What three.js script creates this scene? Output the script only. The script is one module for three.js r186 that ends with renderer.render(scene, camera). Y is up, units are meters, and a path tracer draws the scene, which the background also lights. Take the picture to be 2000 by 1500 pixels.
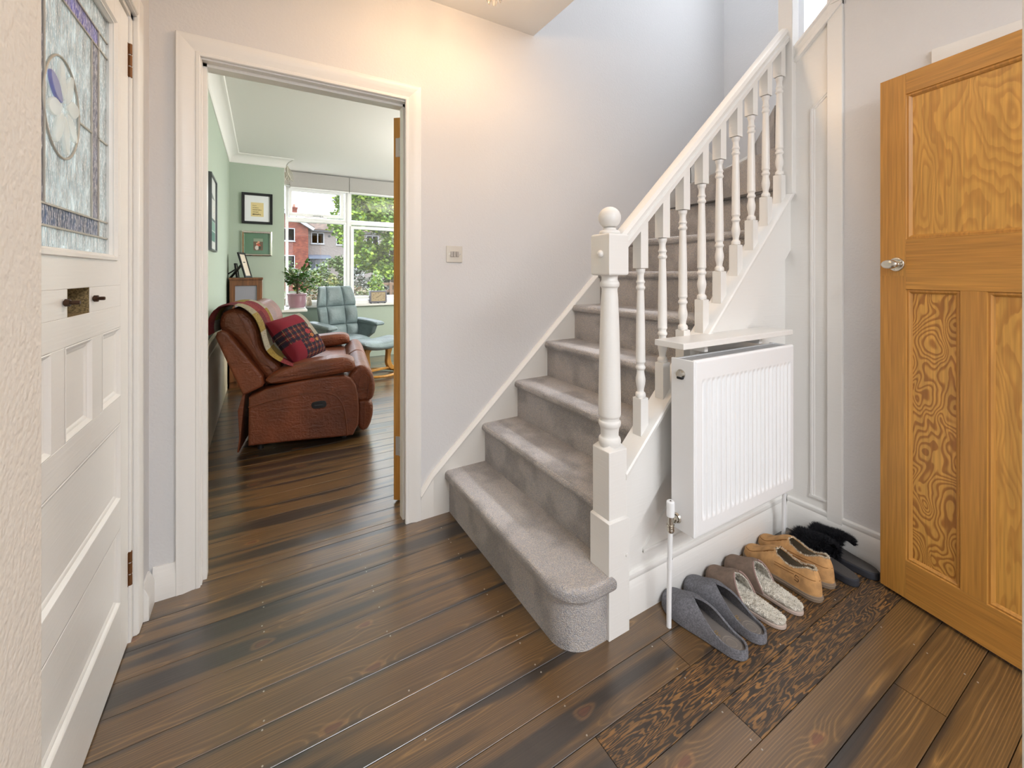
import * as THREE from 'three';
import { mergeGeometries, mergeVertices, toCreasedNormals } from 'three/addons/utils/BufferGeometryUtils.js';
import { RoundedBoxGeometry } from 'three/addons/geometries/RoundedBoxGeometry.js';
import { RectAreaLightUniformsLib } from 'three/addons/lights/RectAreaLightUniformsLib.js';
RectAreaLightUniformsLib.init();

// ---------- camera, sky, sun, big lamps, exposure ----------
const scene = new THREE.Scene();
const FOC = 822.5, YAW = 0.53547, EYE = 1.22;
const camera = new THREE.PerspectiveCamera(2 * Math.atan(965.5 / FOC) * 180 / Math.PI, 2000 / 1931, 0.05, 300);
camera.position.set(0, EYE, 0);
camera.lookAt(Math.sin(YAW), EYE, -Math.cos(YAW));
camera.setViewOffset(2000, 1931, 0, 431, 2000, 1500);      // level camera, lens shifted down
const renderer = new THREE.WebGLRenderer();
renderer.toneMapping = THREE.LinearToneMapping;
renderer.toneMappingExposure = 1.18;
renderer.shadowMap.enabled = true;
scene.background = new THREE.Color().setRGB(5.6, 6.0, 6.6);   // even overcast sky
const sun = new THREE.DirectionalLight(0xf6f7ff, 3.0);
sun.position.set(26.5, 42, 6); sun.target.position.set(0, 0, 0);      // high hazy sun on the side of the landing window
sun.castShadow = true; sun.shadow.radius = 16; sun.shadow.mapSize.set(2048, 2048);
Object.assign(sun.shadow.camera, { left: -30, right: 30, top: 40, bottom: -40, near: 1, far: 140 });
scene.add(sun, sun.target);
const LAMP = { panel: 15, landing: 5, pendant: 9, chandelier: 0.32 };  // panel, landing and pendant are added fill; the chandelier is a real fitting

// ---------- helpers ----------
const V3 = (x, y, z) => new THREE.Vector3(x, y, z);
const names = {};
const numbered = (n) => { const k = names[n] = (names[n] ?? -1) + 1; return k ? `${n}_${String(k).padStart(3, '0')}` : n; };
function mulberry(a) { return () => { a = (a + 0x6d2b79f5) | 0; let t = Math.imul(a ^ (a >>> 15), 1 | a); t = (t + Math.imul(t ^ (t >>> 7), 61 | t)) ^ t; return ((t ^ (t >>> 14)) >>> 0) / 4294967296; }; }
const clamp = (x, a = 0, b = 1) => Math.min(b, Math.max(a, x)), lerp = (a, b, t) => a + (b - a) * t;
const sstep = (a, b, x) => { const t = clamp((x - a) / (b - a)); return t * t * (3 - 2 * t); };
function hash2(x, y, s) { let h = Math.imul(x, 374761393) + Math.imul(y, 668265263) + Math.imul(s, 982451653); h = Math.imul(h ^ (h >>> 13), 1274126177); return ((h ^ (h >>> 16)) >>> 0) / 4294967296; }
function vn(x, y, s = 0) {
  const ix = Math.floor(x), iy = Math.floor(y), fx = x - ix, fy = y - iy, u = fx * fx * (3 - 2 * fx), v = fy * fy * (3 - 2 * fy);
  return lerp(lerp(hash2(ix, iy, s), hash2(ix + 1, iy, s), u), lerp(hash2(ix, iy + 1, s), hash2(ix + 1, iy + 1, s), u), v);
}
function fbm(x, y, s = 0, o = 4) { let a = 0.5, t = 0, n = 0; for (let i = 0; i < o; i++) { t += a * vn(x, y, s + i * 17); n += a; x *= 2.03; y *= 2.03; a *= 0.5; } return t / n; }
const mix3 = (a, b, t) => [lerp(a[0], b[0], t), lerp(a[1], b[1], t), lerp(a[2], b[2], t)];
function tex(w, h, fn, o = {}) {                                    // fn(x, y) -> [r, g, b] 0..255 or a grey number
  const d = new Uint8Array(w * h * 4);
  for (let y = 0; y < h; y++) for (let x = 0; x < w; x++) {
    const c = fn(x, y), i = (y * w + x) * 4, g = typeof c === 'number';
    for (let k = 0; k < 3; k++) d[i + k] = clamp(g ? c : c[k], 0, 255); d[i + 3] = 255;
  }
  const t = new THREE.DataTexture(d, w, h); t.magFilter = THREE.LinearFilter; t.needsUpdate = true;
  t.wrapS = t.wrapT = o.mirror ? THREE.MirroredRepeatWrapping : THREE.RepeatWrapping;
  if (o.srgb) t.colorSpace = THREE.SRGBColorSpace;
  if (o.size) t.repeat.set(1 / o.size[0], 1 / o.size[1]);
  return t;
}
// periodic noise textures
const pvn = (x, y, p, s) => { const ix = Math.floor(x), iy = Math.floor(y), fx = x - ix, fy = y - iy, u = fx * fx * (3 - 2 * fx), v = fy * fy * (3 - 2 * fy), m = (k) => ((k % p) + p) % p; return lerp(lerp(hash2(m(ix), m(iy), s), hash2(m(ix + 1), m(iy), s), u), lerp(hash2(m(ix), m(iy + 1), s), hash2(m(ix + 1), m(iy + 1), s), u), v); };
const pfbm = (x, y, p, s, o = 3) => { let a = 0.5, t = 0, n = 0; for (let i = 0; i < o; i++) { t += a * pvn(x, y, p, s + i * 7); n += a; x *= 2; y *= 2; p *= 2; a *= 0.5; } return t / n; };
const noiseTex = (n, cells, s, size, o = 3) => tex(n, n, (x, y) => 255 * pfbm(x / n * cells, y / n * cells, cells, s, o), { size: [size, size] });

function mat(color, o = {}) {
  const { srgb, ...rest } = o;
  const phys = ['clearcoat', 'sheen', 'transmission', 'ior', 'specularIntensity', 'anisotropy'].some((k) => k in rest);
  const m = phys ? new THREE.MeshPhysicalMaterial(rest) : new THREE.MeshStandardMaterial(rest);
  if (color !== null) m.color.set(color);
  if (!('roughness' in rest)) m.roughness = 0.6;
  if (!('side' in rest)) m.side = THREE.DoubleSide;
  return m;
}
// uv in metres, by the way each face points
function uvBox(g, turn = false) {
  const q = g.index ? g.toNonIndexed() : g, p = q.attributes.position, uv = new Float32Array(p.count * 2), a = V3(), b = V3(), c = V3(), n = V3();
  for (let i = 0; i < p.count; i += 3) {
    a.fromBufferAttribute(p, i); b.fromBufferAttribute(p, i + 1); c.fromBufferAttribute(p, i + 2);
    n.copy(b).sub(a).cross(c.clone().sub(a));
    const X = Math.abs(n.x), Y = Math.abs(n.y), Z = Math.abs(n.z);
    [a, b, c].forEach((v, k) => {
      let s, t; if (Y >= X && Y >= Z) { s = v.x; t = v.z; } else if (X >= Z) { s = v.z; t = v.y; } else { s = v.x; t = v.y; }
      uv[(i + k) * 2] = turn ? t : s; uv[(i + k) * 2 + 1] = turn ? s : t;
    });
  }
  q.setAttribute('uv', new THREE.BufferAttribute(uv, 2));
  return q;
}
function prep(gs) {
  const list = (Array.isArray(gs) ? gs : [gs]).map((g) => { const q = g.index ? g.toNonIndexed() : g; for (const k of Object.keys(q.attributes)) if (!['position', 'normal', 'uv'].includes(k)) q.deleteAttribute(k); if (!q.attributes.normal) q.computeVertexNormals(); return q; });
  for (const q of list) if (!q.attributes.uv) q.setAttribute('uv', new THREE.BufferAttribute(new Float32Array(q.attributes.position.count * 2), 2));
  return list.length > 1 ? mergeGeometries(list) : list[0];
}
function obj(name, gs, m, parent = scene, o = {}) {
  let g = prep(gs); if (!o.keepUv) g = uvBox(g, o.turn);
  const me = new THREE.Mesh(g, m); me.name = parent === scene ? numbered(name) : name; me.castShadow = me.receiveShadow = true; parent.add(me);
  if (o.label) me.userData.label = o.label;
  if (o.kind) me.userData.kind = o.kind;
  return me;
}
const struct = (name, gs, m, parent = scene, o = {}) => { const r = obj(name, gs, m, parent, o); if (parent === scene) r.userData.kind = 'structure'; return r; };
function thing(name, label, category, p = [0, 0, 0], turn = 0, group) {
  const o = new THREE.Group(); o.name = numbered(name); scene.add(o); o.position.set(...p); o.rotation.y = turn;
  o.userData = { label, category }; if (group) o.userData.group = group; return o;
}
function sgroup(name, p = [0, 0, 0], turn = 0, label) { const o = new THREE.Group(); o.name = name; scene.add(o); o.position.set(...p); o.rotation.y = turn; o.userData = { kind: 'structure' }; if (label) o.userData.label = label; return o; }
function tag(o, label, category, group) { o.userData.label = label; o.userData.category = category; if (group) o.userData.group = group; return o; }
// boxes given by their two corners; r rounds the edges
function bx(x0, y0, z0, x1, y1, z1, r = 0) {
  const w = x1 - x0, h = y1 - y0, d = z1 - z0;
  const g = r ? new RoundedBoxGeometry(w, h, d, 2, Math.min(r, w / 2.01, h / 2.01, d / 2.01)) : new THREE.BoxGeometry(w, h, d);
  return g.translate((x0 + x1) / 2, (y0 + y1) / 2, (z0 + z1) / 2);
}
const cyl = (r0, r1, h, x, y, z, seg = 24) => new THREE.CylinderGeometry(r1, r0, h, seg).translate(x, y + h / 2, z);
const lathe = (pts, seg = 28) => new THREE.LatheGeometry(pts.map(([r, y]) => new THREE.Vector2(r, y)), seg);
const smoothLathe = (pts, n = 60, seg = 28) => { const c = new THREE.CatmullRomCurve3(pts.map(([r, y]) => V3(r, y, 0)), false, 'centripetal'); return lathe(c.getPoints(n).map((p) => [Math.max(0, p.x), p.y]), seg); };
const tube = (pts, r, seg = 24, rs = 8, closed = false) => new THREE.TubeGeometry(new THREE.CatmullRomCurve3(pts.map((p) => V3(...p)), closed), seg, r, rs, closed);
function extrude(pts, depth, bevel = 0, o = {}) {                       // outline in xy, depth along z, centred on z
  const s = pts.isShape ? pts : new THREE.Shape(pts.map(([x, y]) => new THREE.Vector2(x, y)));
  const g = new THREE.ExtrudeGeometry(s, { depth: Math.max(1e-4, depth - 2 * bevel), bevelEnabled: bevel > 0, bevelSize: bevel, bevelThickness: bevel, bevelOffset: -bevel, bevelSegments: o.bs ?? 3, curveSegments: o.cs ?? 16, steps: o.steps ?? 1 });
  return g.translate(0, 0, -(depth - 2 * bevel) / 2);
}
const splineShape = (pts, n = 60, tension = 0.5) => { const c = new THREE.CatmullRomCurve3(pts.map(([x, y]) => V3(x, y, 0)), true, 'catmullrom', tension); return c.getPoints(n).slice(0, -1).map((p) => [p.x, p.y]); };
// grid surface from rows of points
function grid(rows, closeU = false, creased = 0) {
  const R = rows.length, C = rows[0].length, pos = [], uv = [], idx = [];
  rows.forEach((row, i) => row.forEach((p, j) => { pos.push(...p); uv.push(j / (C - 1), i / (R - 1)); }));
  for (let i = 0; i < R - 1; i++) for (let j = 0; j < C - (closeU ? 0 : 1); j++) { const a = i * C + j, b = i * C + (j + 1) % C, c = a + C, d = b + C; idx.push(a, b, d, a, d, c); }
  const g = new THREE.BufferGeometry(); g.setAttribute('position', new THREE.Float32BufferAttribute(pos, 3)); g.setAttribute('uv', new THREE.Float32BufferAttribute(uv, 2)); g.setIndex(idx); g.computeVertexNormals();
  return creased ? toCreasedNormals(g, creased) : g;
}
// mitred section swept through stations: each station maps a section point [d, h] to 3-D
function stations(section, maps, closed = false) {
  const parts = [], n = maps.length;
  for (let i = 0; i < n - (closed ? 0 : 1); i++) { const A = section.map(maps[i]), B = section.map(maps[(i + 1) % n]); parts.push(toCreasedNormals(grid([A, B]), 0.6)); }
  if (!closed) for (const m of [maps[0], maps[n - 1]]) { const r = section.map(m); const c = [0, 1, 2].map((k) => r.reduce((s, p) => s + p[k], 0) / r.length); parts.push(grid([r, r.map(() => c)])); }
  return parts;
}
// closed rectangular frame in the xy plane, section [out, height]; out is measured from the opening's edge outwards
function rectFrame(x0, y0, x1, y1, section, z = 0) {
  return stations(section, [([d, h]) => [x0 - d, y0 - d, z + h], ([d, h]) => [x1 + d, y0 - d, z + h], ([d, h]) => [x1 + d, y1 + d, z + h], ([d, h]) => [x0 - d, y1 + d, z + h]], true);
}
function rampX(sec, x0, y0, x1, y1) { return stations([...sec, sec[0]], [([z, y]) => [x0, y0 + y, z], ([z, y]) => [x1, y1 + y, z]]); }   // section [z, y], plumb ends
const turned = (gs, m4) => (Array.isArray(gs) ? gs : [gs]).map((g) => g.clone().applyMatrix4(m4));
const rotY = (g, a) => g.rotateY(a), M4 = () => new THREE.Matrix4();

// ---------- textures and materials ----------
function pineTex(seed, knots) {                                          // one stained pine board, 2.4 m by 0.12 m
  const W = 2048, H = 128, base = [92, 68, 40], late = [168, 128, 72], dark = [36, 31, 29], red = [104, 60, 38];
  const f = 170 + 90 * hash2(seed, 1, 5), vc = -0.03 + 0.18 * hash2(seed, 2, 5);
  const rnd = mulberry(seed * 99 + 3), K = Array.from({ length: knots }, () => [0.1 + 2.2 * rnd(), 0.02 + 0.08 * rnd(), 0.008 + 0.010 * rnd()]);
  return tex(W, H, (x, y) => {
    const U = x / W * 2.4, Vv = y / H * 0.12;
    let r = Math.hypot(Vv - vc, 0.012 + 0.05 * fbm(U * 1.1, seed, 3)) + 0.009 * fbm(U * 2.2, Vv * 24, seed, 3), kn = 0, rim = 0;
    for (const [ku, kv, s] of K) { const dx = (U - ku) / (s * 2.1), dy = (Vv - kv) / s, q = dx * dx + dy * dy; r += 0.016 * Math.exp(-q / 4) * Math.sign(kv - vc); const a = Math.atan2(dy, dx), e = Math.sqrt(q) * (1 + 0.12 * Math.sin(3 * a + ku * 9)); kn = Math.max(kn, sstep(0.8, 0.45, e)); rim = Math.max(rim, sstep(1.3, 0.9, e) * sstep(0.55, 0.8, e)); }
    const t = r * f, ring = t - Math.floor(t), l = Math.pow(1 - Math.abs(2 * ring - 1), 3.2) * (0.35 + 0.65 * vn(U * 2, Vv * 40, seed + 4));
    const tone = fbm(U * 0.9, Vv * 14, seed + 8, 4), st = sstep(0.5, 0.66, fbm(U * 1.3 + 7, Vv * 15, seed + 21, 3)), fine = fbm(U * 8, Vv * 900, seed + 5, 2);
    const edge = sstep(0.02, 0.0, Math.min(Vv, 0.12 - Vv)) * sstep(0.38, 0.62, vn(U * 2.3, Vv > 0.06 ? 1 : 7, seed + 30));
    let c = mix3(base, late, l * 0.72 * (1 - 0.55 * st)); c = mix3(c, [114, 82, 43], sstep(0.5, 0.75, tone) * 0.5);
    c = mix3(c, dark, clamp(st * 0.8 + edge * 0.65)); c = mix3(c, [150, 106, 60], rim * 0.45); c = mix3(c, red, kn * 0.7);
    const g = 0.8 + 0.4 * fine; return [c[0] * g, c[1] * g, c[2] * g];
  }, { srgb: true, mirror: true });
}
const figure = (U, Vv, s, a, b) => fbm(U * a + 0.6 * fbm(U * 3, Vv * 9, s + 2, 2), Vv * b, s, 3);
const burlTex = tex(2048, 128, (x, y) => {                                  // flamed fir board
  const U = x / 2048 * 2.4, Vv = y / 128 * 0.12, n = figure(U, Vv, 61, 2.6, 34) * 13 + 1.5 * fbm(U * 22, Vv * 170, 9, 2), k = n - Math.floor(n), o = sstep(0.42, 0.6, k) * sstep(1.0, 0.86, k), g = 0.82 + 0.36 * fbm(U * 20, Vv * 700, 4, 2);
  const c = mix3([56, 46, 37], [148, 106, 58], o * (0.55 + 0.45 * vn(U * 9, Vv * 50, 3))); return [c[0] * g, c[1] * g, c[2] * g];
}, { srgb: true, mirror: true });
const floorBump = tex(1024, 128, (x, y) => { const U = x / 1024 * 2.4, Vv = y / 128 * 0.12; return 90 + 110 * fbm(U * 1.6, Vv * 34, 77, 3) + 40 * fbm(U * 6, Vv * 320, 78, 2) - 60 * sstep(0.012, 0, Math.min(Vv, 0.12 - Vv)); }, { mirror: true });
const boardMats = [[1, 2], [2, 3], [3, 1], [4, 4], [5, 2], [6, 3]].map(([s, k]) => mat(0xffffff, { map: pineTex(s, k), roughness: 0.34, ior: 1.65, clearcoat: 1, clearcoatRoughness: 0.24, bumpMap: floorBump, bumpScale: 0.0016 }));
boardMats.push(mat(0xffffff, { map: burlTex, roughness: 0.45, clearcoat: 0.3, clearcoatRoughness: 0.25, bumpMap: floorBump, bumpScale: 0.0016 }));
function honeyTex(kind, seed) {                                             // honey-varnished fir: 0 straight grain, 1 flamed, 2 burl
  return tex(512, 1024, (x, y) => {
    const U = x / 512 * 0.6, Vv = y / 1024 * 1.2; let o, base = [204, 152, 72], line = [160, 106, 46];
    if (kind === 0) { o = 0.35 * fbm(U * 170, Vv * 5, seed, 3) + 0.35 * fbm(U * 14, Vv * 1.5, seed + 5, 3); base = [200, 146, 68]; }
    else if (kind === 1) { const n = fbm(U * 8 + 0.9 * fbm(U * 5, Vv * 3, seed + 9, 2), Vv * 1.9, seed, 3) * 17 + 0.9 * fbm(U * 60, Vv * 14, seed + 4, 2), k = n - Math.floor(n); o = sstep(0.3, 0.8, k) * sstep(1, 0.88, k) * (0.35 + 0.65 * sstep(0.3, 0.7, fbm(U * 7, Vv * 4, seed + 2, 2))); }
    else { const n = fbm(U * 11 + 0.7 * fbm(U * 8, Vv * 7, seed + 9, 2), Vv * 5.2, seed, 3) * 17, k = n - Math.floor(n); o = sstep(0.35, 0.7, k) * sstep(1, 0.88, k); }
    const g = 0.9 + 0.2 * fbm(U * 240, Vv * 9, seed + 3, 2), c = mix3(base, line, o); return [c[0] * g, c[1] * g, c[2] * g];
  }, { srgb: true, size: [0.6, 1.2] });
}
const honey = [[0, 3], [1, 11], [2, 23], [1, 47]].map(([k, s]) => mat(0xffffff, { map: honeyTex(k, s), roughness: 0.42 }));
const honeyCross = (() => { const t = honeyTex(0, 71); t.rotation = Math.PI / 2; return mat(0xffffff, { map: t, roughness: 0.42 }); })();
const peel = noiseTex(256, 48, 3, 0.3, 2), coarse = noiseTex(256, 8, 5, 1.0, 3), brushed = tex(256, 256, (x, y) => 255 * (0.6 * pvn(x / 256 * 6, y / 256 * 64, 64, 4) + 0.4 * pvn(x / 256 * 4, y / 256 * 24, 24, 8)), { size: [0.5, 0.25] });
const wallPaint = mat(0xdfdedd, { roughness: 0.75, bumpMap: peel, bumpScale: 0.0006 });
const ceilPaint = mat(0xf0efec, { roughness: 0.9 });
const white = mat(0xefede8, { roughness: 0.32, bumpMap: brushed, bumpScale: 0.00025 });
const whiteSatin = mat(0xeeebe4, { roughness: 0.42, bumpMap: brushed, bumpScale: 0.0002 });
const plasticWhite = mat(0xf2f3f3, { roughness: 0.3 });
const nibPaint = mat(0xeae3d8, { roughness: 0.75, bumpMap: peel, bumpScale: 0.0012 });
const sage = mat(0xb3c0b1, { roughness: 0.8, bumpMap: peel, bumpScale: 0.0004 });
const cream = mat(0xe6d8bd, { roughness: 0.6 });
const chrome = mat(0xd8d6d0, { metalness: 1, roughness: 0.12 });
const nickel = mat(0xcfc9bd, { metalness: 1, roughness: 0.22 });
const darkMetal = mat(0x4a3527, { metalness: 0.7, roughness: 0.5 });
const black = mat(0x121316, { roughness: 0.5 });
const gap = mat(0x1c1511, { roughness: 0.9 });
const carpetTex = tex(512, 512, (x, y) => { const p = pfbm(x / 512 * 5, y / 512 * 5, 5, 31, 4), q = hash2(x >> 1, y >> 1, 9), r = hash2(x, y, 4), g = (0.74 + 0.34 * (0.5 * q + 0.5 * r)) * (0.91 + 0.12 * sstep(0.3, 0.62, p)); const c = mix3([192, 191, 194], [200, 190, 178], q > 0.5 ? 0.8 : 0.1); return [c[0] * g, c[1] * g, c[2] * g]; }, { srgb: true, size: [0.55, 0.55] });
const carpetBump = tex(512, 512, (x, y) => 255 * (0.6 * hash2(x >> 1, y >> 1, 12) + 0.4 * pfbm(x / 512 * 24, y / 512 * 24, 24, 6, 2)), { size: [0.55, 0.55] });
const carpet = mat(0xffffff, { map: carpetTex, roughness: 1, bumpMap: carpetBump, bumpScale: 0.004, sheen: 0.4, sheenRoughness: 0.6 });
// ---------- the room shell ----------
const WF = -2.04, WB = -2.16, XL = -0.363, XB = 2.19, XE = 3.19, CEIL = 2.6, TOP = 5.0;
const BULL = [[0, 0], [0, 0.15], [0.006, 0.15], [0.012, 0.146], [0.014, 0.136], [0.011, 0.126], [0.014, 0.118], [0.02, 0.09], [0.02, 0], [0, 0]];   // moulded skirting [out, up]
const CHAM = [[0, 0], [0, 0.122], [0.006, 0.122], [0.02, 0.084], [0.02, 0], [0, 0]];
const sweep = (sec, A, B, out) => stations(sec, [A, B].map((P) => ([d, y]) => [P[0] + out[0] * d, P[1] + y, P[2] + out[1] * d]));
const up3 = (pts) => pts;
// the wall with the living-room doorway runs on beside the stairs and up the stairwell
struct('wall_front', [bx(-0.5, 0, WB, -0.223, TOP, WF), bx(0.632, 0, WB, 3.35, TOP, WF), bx(-0.223, 2.08, WB, 0.632, TOP, WF)], wallPaint);
struct('wall_left', [bx(-0.47, 0, WF, XL, CEIL, -1.868), bx(-0.47, 2.085, -1.868, XL, CEIL, -0.96), bx(-0.47, 0, -0.96, XL, CEIL, 3.3)], wallPaint);
struct('wall_nib', [bx(XL, 0, -0.86, -0.27, CEIL, -0.62, 0.004)], nibPaint);
struct('wall_back', [bx(XB, 0, -0.853, XB + 0.1, TOP, 3.3)], wallPaint);
struct('wall_end', [bx(XE, 0, -2.2, XE + 0.12, TOP, -1.5), bx(XE, 0, -1.5, XE + 0.12, 2.82, -0.55), bx(XE, 4.15, -1.5, XE + 0.12, TOP, -0.55), bx(XE, 0, -0.55, XE + 0.12, TOP, 0.75)], wallPaint);
struct('wall_rear', [bx(-0.5, 0, 3.2, 2.3, CEIL, 3.32)], wallPaint);
struct('wall_landing', [bx(1.25, 2.75, WF, 1.355, TOP, -0.95), bx(1.25, 2.75, -0.95, XB, TOP, -0.85), bx(XB + 0.1, 0, 0.6, XE + 0.1, TOP, 0.72)], wallPaint);
struct('ceiling', [bx(-0.47, CEIL, WF, 1.355, 2.76, 3.32), bx(1.355, CEIL, -0.95, XB + 0.1, 2.76, 3.32)], ceilPaint);
struct('ceiling_landing', [bx(1.2, TOP, -2.2, 3.35, TOP + 0.12, 0.8)], ceilPaint);
// white painted spandrel of the upper flight, with a raised moulding and a pilaster board
{
  const g = sgroup('wall_spandrel');
  const zy = (pts, t, x) => { const e = extrude(pts.map(([z, y]) => [-z, y]), t); return e.applyMatrix4(M4().makeRotationY(Math.PI / 2)).translate(x, 0, 0); };
  struct('panel', [zy([[-1.104, 0], [-0.9, 0], [-0.9, 2.37], [-1.104, 2.18]], 0.03, XB + 0.015)], white, g);
  struct('pilaster', [bx(XB - 0.014, 0, -0.903, XB + 0.02, 2.42, -0.845, 0.003)], white, g);
  struct('bracket', [zy([[-0.903, 2.42], [-0.845, 2.42], [-0.83, 2.5], [-0.8, 2.56], [-0.78, 2.6], [-0.903, 2.6]], 0.03, XB)], white, g);
  const mold = [[0, 0], [0.004, 0.008], [0.012, 0.009], [0.014, 0.005], [0.02, 0.004], [0.022, 0]];
  const path = [[-0.977, 0.2], [-0.977, 1.985], [-0.9, 2.055]];
  struct('panel_moulding', stations(mold, path.map(([z, y], i) => ([d, h]) => i === 0 ? [XB - h, y, z + d] : i === 1 ? [XB - h, y - d * 0.42, z + d] : [XB - h, y - d * 1.35, z])), white, g);
  struct('panel_moulding', [bx(XB - 0.008, 0.19, -0.977, XB + 0.002, 0.2, -0.903)], white, g);
  const st = [[-0.02, -0.05], [0.022, -0.05], [0.022, -0.03], [0.012, -0.02], [0.012, 0.012], [0.02, 0.02], [0.02, 0.03], [-0.02, 0.03], [-0.02, -0.05]];
  struct('string_cap', stations(st, [[-1.075, 2.235], [-0.845, 2.451]].map(([z, y]) => ([d, h]) => [XB - d, y + h, z])), white, g);
}
struct('wall_understairs', [(() => { const e = extrude([[1.06, 0], [XB + 0.03, 0], [XB + 0.03, 1.6], [1.06, 0.42]], 0.03); return e.translate(0, 0, -1.1); })()], white);
struct('trim_1', [bx(1.2, 0.196, -1.088, 2.15, 0.207, -1.078, 0.003), ...rampX([[-1.088, 0], [-1.078, 0], [-1.078, 0.012], [-1.088, 0.012]], 1.2, 0.2, 1.9, 0.86)], white);
struct('baseboard_understairs', sweep(BULL, [1.075, 0, -1.086], [XB - 0.005, 0, -1.086], [0, 1]), white);
struct('baseboard_back', sweep(BULL, [XB, 0, -1.07], [XB, 0, 3.2], [-1, 0]), white);
struct('baseboard_left', sweep(CHAM, [XL, 0, -2.021], [XL, 0, -1.925], [1, 0]), white);
struct('baseboard_front', sweep(CHAM, [XL + 0.012, 0, WF], [-0.282, 0, WF], [0, 1]), white);
// doorway to the living room: lining, stop and stepped architrave
const ARCH = [[-0.003, 0], [-0.003, 0.012], [0.0, 0.015], [0.01, 0.015], [0.013, 0.011], [0.016, 0.012], [0.03, 0.016], [0.05, 0.022], [0.062, 0.021], [0.07, 0.022], [0.0725, 0.019], [0.0725, 0]];
{
  const g = sgroup('door_frame_1');
  struct('lining', [bx(-0.223, 0, WB, -0.203, 2.08, WF + 0.001), bx(0.612, 0, WB, 0.632, 2.08, WF + 0.001), bx(-0.203, 2.06, WB, 0.612, 2.08, WF + 0.001)], white, g);
  struct('stop', [bx(-0.203, 0, -2.118, -0.19, 2.06, -2.07), bx(0.599, 0, -2.118, 0.612, 2.06, -2.07), bx(-0.203, 2.047, -2.118, 0.612, 2.06, -2.07)], white, g);
  struct('architrave', stations(ARCH, [[0, 0], [0, 1], [1, 1], [1, 0]].map(([a, b]) => ([d, h]) => [a ? 0.604 + d : -0.21 - d, b ? 2.07 + d : 0, WF + h])), white, g);
}
// frame of the front door
{
  const g = sgroup('door_frame_2');
  struct('lining', [bx(-0.47, 0, -1.868, -0.374, 2.085, -1.842), bx(-0.47, 0, -0.985, -0.374, 2.085, -0.958), bx(-0.47, 2.07, -1.868, -0.374, 2.09, -0.958)], white, g);
  struct('architrave', [bx(-0.375, 0, -1.932, -0.357, 2.16, -1.866, 0.006), bx(-0.375, 2.09, -1.866, -0.357, 2.16, -0.89, 0.006)], white, g);
}
// doorway behind the open honey-coloured door, and the casing close to the camera
struct('door_frame_3', [bx(XB - 0.016, 0, -0.56, XB, 2.0, -0.5, 0.002), bx(XB - 0.016, 2.0, -0.56, XB, 2.067, 0.35, 0.002), bx(XB - 0.016, 0, 0.29, XB, 2.0, 0.35, 0.002)], white);
struct('trim_2', [bx(0.735, 0, -0.115, 0.76, 2.3, 0.02, 0.003)], white);

// ---------- floor: one mesh per board ----------
const floor = sgroup('floor', [0, 0, 0], 0, 'dark stained pine floorboards with a satin varnish');
struct('subfloor', [bx(-0.47, -0.05, -6.6, 4.0, -0.012, 3.3)], gap, floor);
struct('floor_rear', [bx(-0.45, -0.012, 0.46, 2.3, 0, 3.3)], boardMats[1], floor);
function boardGeo(x0, x1, z0, z1, off, flip) {
  const c = 0.0009, gp = 0.0009, a = z0 + gp, b = z1 - gp, X0 = x0 + gp, X1 = x1 - gp, S = [[a, -0.012], [a, -c], [a + c, 0], [b - c, 0], [b, -c], [b, -0.012]], pos = [], uv = [], put = (x, s) => { pos.push(x, s[1], s[0]); const t = (s[0] - z0) / (z1 - z0); uv.push((x + off) / 2.4, flip ? 1 - t : t); };
  for (let i = 0; i < 5; i++) { const A = S[i], B = S[i + 1]; put(X0, A); put(X0, B); put(X1, B); put(X0, A); put(X1, B); put(X1, A); }
  for (const [X, A, B] of [[X0, S[0], S[1]], [X1, S[1], S[0]]]) for (const [p, q, r] of [[A, B, S[4]], [A, S[4], S[5]]]) { put(X, p); put(X, q); put(X, r); }
  const g = new THREE.BufferGeometry(); g.setAttribute('position', new THREE.Float32BufferAttribute(pos, 3)); g.setAttribute('uv', new THREE.Float32BufferAttribute(uv, 2)); g.computeVertexNormals(); return g;
}
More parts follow.
